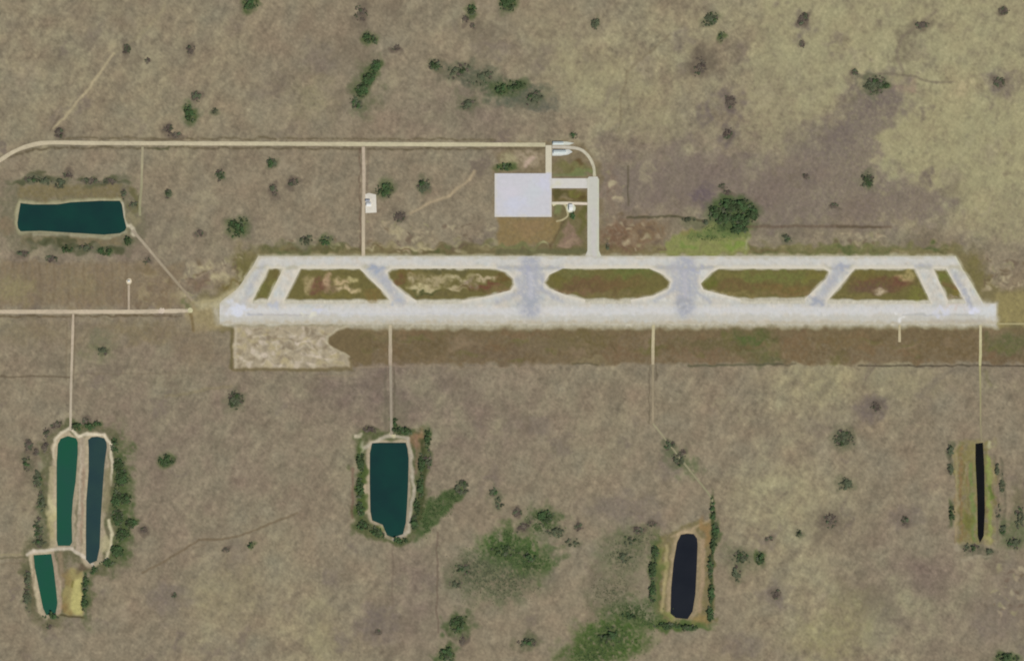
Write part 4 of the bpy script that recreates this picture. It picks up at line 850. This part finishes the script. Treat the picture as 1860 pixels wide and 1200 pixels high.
def trunk_mesh(name, seed):
    r = np.random.default_rng(seed); v, f = [], []
    def tube(p0, p1, r0, r1, n=5):
        k = len(v); ax = np.array(p1) - np.array(p0); ax /= np.linalg.norm(ax); a = np.cross(ax, (.3, .9, .2)); a /= np.linalg.norm(a); bb = np.cross(ax, a)
        for p, rr in ((p0, r0), (p1, r1)):
            for i in range(n): v.append(np.array(p) + rr * (a * math.cos(6.283 * i / n) + bb * math.sin(6.283 * i / n)))
        for i in range(n): f.append([k + i, k + (i + 1) % n, k + n + (i + 1) % n, k + n + i])
    top = (r.normal(0, .05), r.normal(0, .05), .5)
    tube((0, 0, -.1), top, .075, .055)
    for i in range(4):
        a = r.uniform(0, 6.283); tube(top, (top[0] + .45 * math.cos(a), top[1] + .45 * math.sin(a), r.uniform(.75, 1.0)), .04, .018)
    me = bpy.data.meshes.new(name); me.from_pydata([tuple(x) for x in v], [], f); me.update(); me.materials.append(M['bark']); return me
CR = {}
for kd, n, sz, nv in (('green', 420, .16, 6), ('dull', 340, .16, 5), ('brown', 300, .16, 5)):
    CR[kd] = []
    for i in range(nv):
        m_ = crown_mesh('crown', 100 + i * 7 + len(kd), n, sz); m_.materials.append(M[kd]); CR[kd].append(m_)
TR = [trunk_mesh('trunk', 300 + i) for i in range(4)]
def add_tree(parent, x, y, r, kd, rr):
    o = bpy.data.objects.new('trunk', TR[rr.integers(len(TR))]); o.parent = parent
    c = bpy.data.objects.new('crown', CR[kd][rr.integers(len(CR[kd]))]); c.parent = parent
    a = rr.uniform(0, 6.28); h = r * rr.uniform(.55, .85) * {'brown': .42, 'dull': .7, 'green': 1}[kd]
    for ob in (o, c):
        ob.location = (x, y, 0); ob.rotation_euler = (0, 0, a); ob.scale = (r, r * rr.uniform(.85, 1.1), h); col.objects.link(ob)
TSEED = [0]
def thicket(name, label, cat, ells, kd, dens=1.0, group=None, cr=(4.0, 6.5), zb=-.35):
    """ells: ellipses (x, y, rx, ry, angle) in photograph pixels that the canopy fills"""
    TSEED[0] += 1; rr = np.random.default_rng(1000 + TSEED[0])
    x0, y0 = np.mean([e[0] for e in ells]), np.mean([e[1] for e in ells])
    t = empty(name, W(x0, y0, zb)); tag(t, label, cat, group)
    for x, y, rx, ry, an in ells:
        ca, sa = math.cos(math.radians(an)), math.sin(math.radians(an))
        n = max(3, int(dens * rx * ry * S * S / {'green': 13.0, 'dull': 10.0, 'brown': 8.5}[kd])); pts = []
        for i in range(n):
            for _ in range(14):
                ph_ = rr.uniform(0, 6.283); q = math.sqrt(rr.random()) * (1 + .18 * math.sin(2 * ph_ + x) + .15 * math.sin(3 * ph_ + y))
                u, v_ = q * math.cos(ph_), q * math.sin(ph_)
                px = (u * rx * ca + v_ * ry * sa) * S; py = (-u * rx * sa + v_ * ry * ca) * S
                if all((px - a) ** 2 + (py - b_) ** 2 > 5.5 for a, b_ in pts): break
            pts.append((px, py))
            rad = (cr[1] + (cr[0] * .6 - cr[1]) * min(1, q) ** 1.5) * rr.uniform(.75, 1.15)
            k2 = kd
            if q > .6 and rr.random() < .35: k2 = {'green': 'dull', 'dull': 'brown', 'brown': 'dull'}[kd]
            elif rr.random() < .1: k2 = {'green': 'dull', 'dull': 'green', 'brown': 'dull'}[kd]
            add_tree(t, (x - x0) * S + px, (y0 - y) * S - py, rad, k2, rr)
    return t
for lab, el, kd, dn in TH:
    el = [e if len(e) == 5 else (*e, 0) for e in el]
    lone = len(el) == 1 and el[0][2] * el[0][3] < 50
    nm = 'bush' if lone or kd == 'brown' else 'thicket'
    thicket(nm, lab, nm, el, kd, dn * (1.5 if len(el) > 1 and kd == 'green' and dn > .6 else 1), 'bushes scattered over the dry plain' if nm == 'bush' else 'thickets around the airfield', (3.2, 5.2) if lone else (4.0, 6.6))
# the big grove by the lawn: taller trees
thicket('grove', 'big dark green grove north of the bright lawn', 'grove', [E(1298,386,12,11),E(1322,374,16,14),E(1348,374,16,12),E(1367,388,10,14),E(1316,398,16,11),E(1346,400,18,12),E(1342,416,18,7)], 'green', 1.0, cr=(5, 8))

def weeds(label, ells, n, mat, size=1.5, name='weed_patch'):
    TSEED[0] += 1; r = np.random.default_rng(4000 + TSEED[0]); v, f = [], []
    ar = np.array([e[2] * e[3] for e in ells]); ar = ar / ar.sum()
    for i in range(n):
        e = ells[r.choice(len(ells), p=ar)]
        q_ = r.normal(0, .5, 2)
        px, py = e[0] + q_[0] * e[2], e[1] + q_[1] * e[3]
        jx = np.clip(int((px - G.x0) / 2), 0, G.nx - 1); jy = np.clip(int((py - G.y0) / 2), 0, G.ny - 1)
        if G.mott[jy, jx] < -.05 and r.random() < .9: continue
        p = np.array(W(px, py, -.3 + r.uniform(.3, 1.0)))
        nn = np.array((r.normal(0, .5), r.normal(0, .5), 1)); nn /= np.linalg.norm(nn)
        a = np.cross(nn, r.normal(size=3)); a /= np.linalg.norm(a); bb = np.cross(nn, a); s = size * r.uniform(.5, 1.3); k = len(v)
        for u, w_ in ((-1, -.6), (.2, -1), (1, .3), (-.3, 1)): v.append(p + a * s * u + bb * s * w_)
        f.append([k, k + 1, k + 2, k + 3])
    o = mesh_obj(name, v, f, mat); tag(o, label, 'weeds', kind='stuff'); return o
weeds('bright green low weeds filling the southern hollow', [E(985,948,26,18),E(925,998,46,24),E(960,1022,36,14),E(920,970,14,10)], 3600, M['weed'])
weeds('grey-green sparse weeds below the southern hollow', [E(905,1055,70,32),E(860,1030,36,24)], 2600, M['dull'], 1.2)
weeds('green weeds spreading at the bottom centre', [E(1110,1160,50,28),E(1070,1190,40,16),E(1150,1112,44,16),E(1180,1132,24,10)], 3600, M['weed'])
weeds('sparse weeds left of the oval pond', [E(1130,1010,36,32),E(1165,978,30,16),E(1110,1075,40,30)], 1500, M['dull'], 1.2)
weeds('green weeds on the wedge east of the middle pond', [E(775,945,14,18),E(800,920,22,14),E(822,900,16,9)], 1500, M['weed'])
weeds('short green weeds below the grove', [E(1310,415,34,7),E(1285,432,40,6)], 900, M['weed'], 1.0)
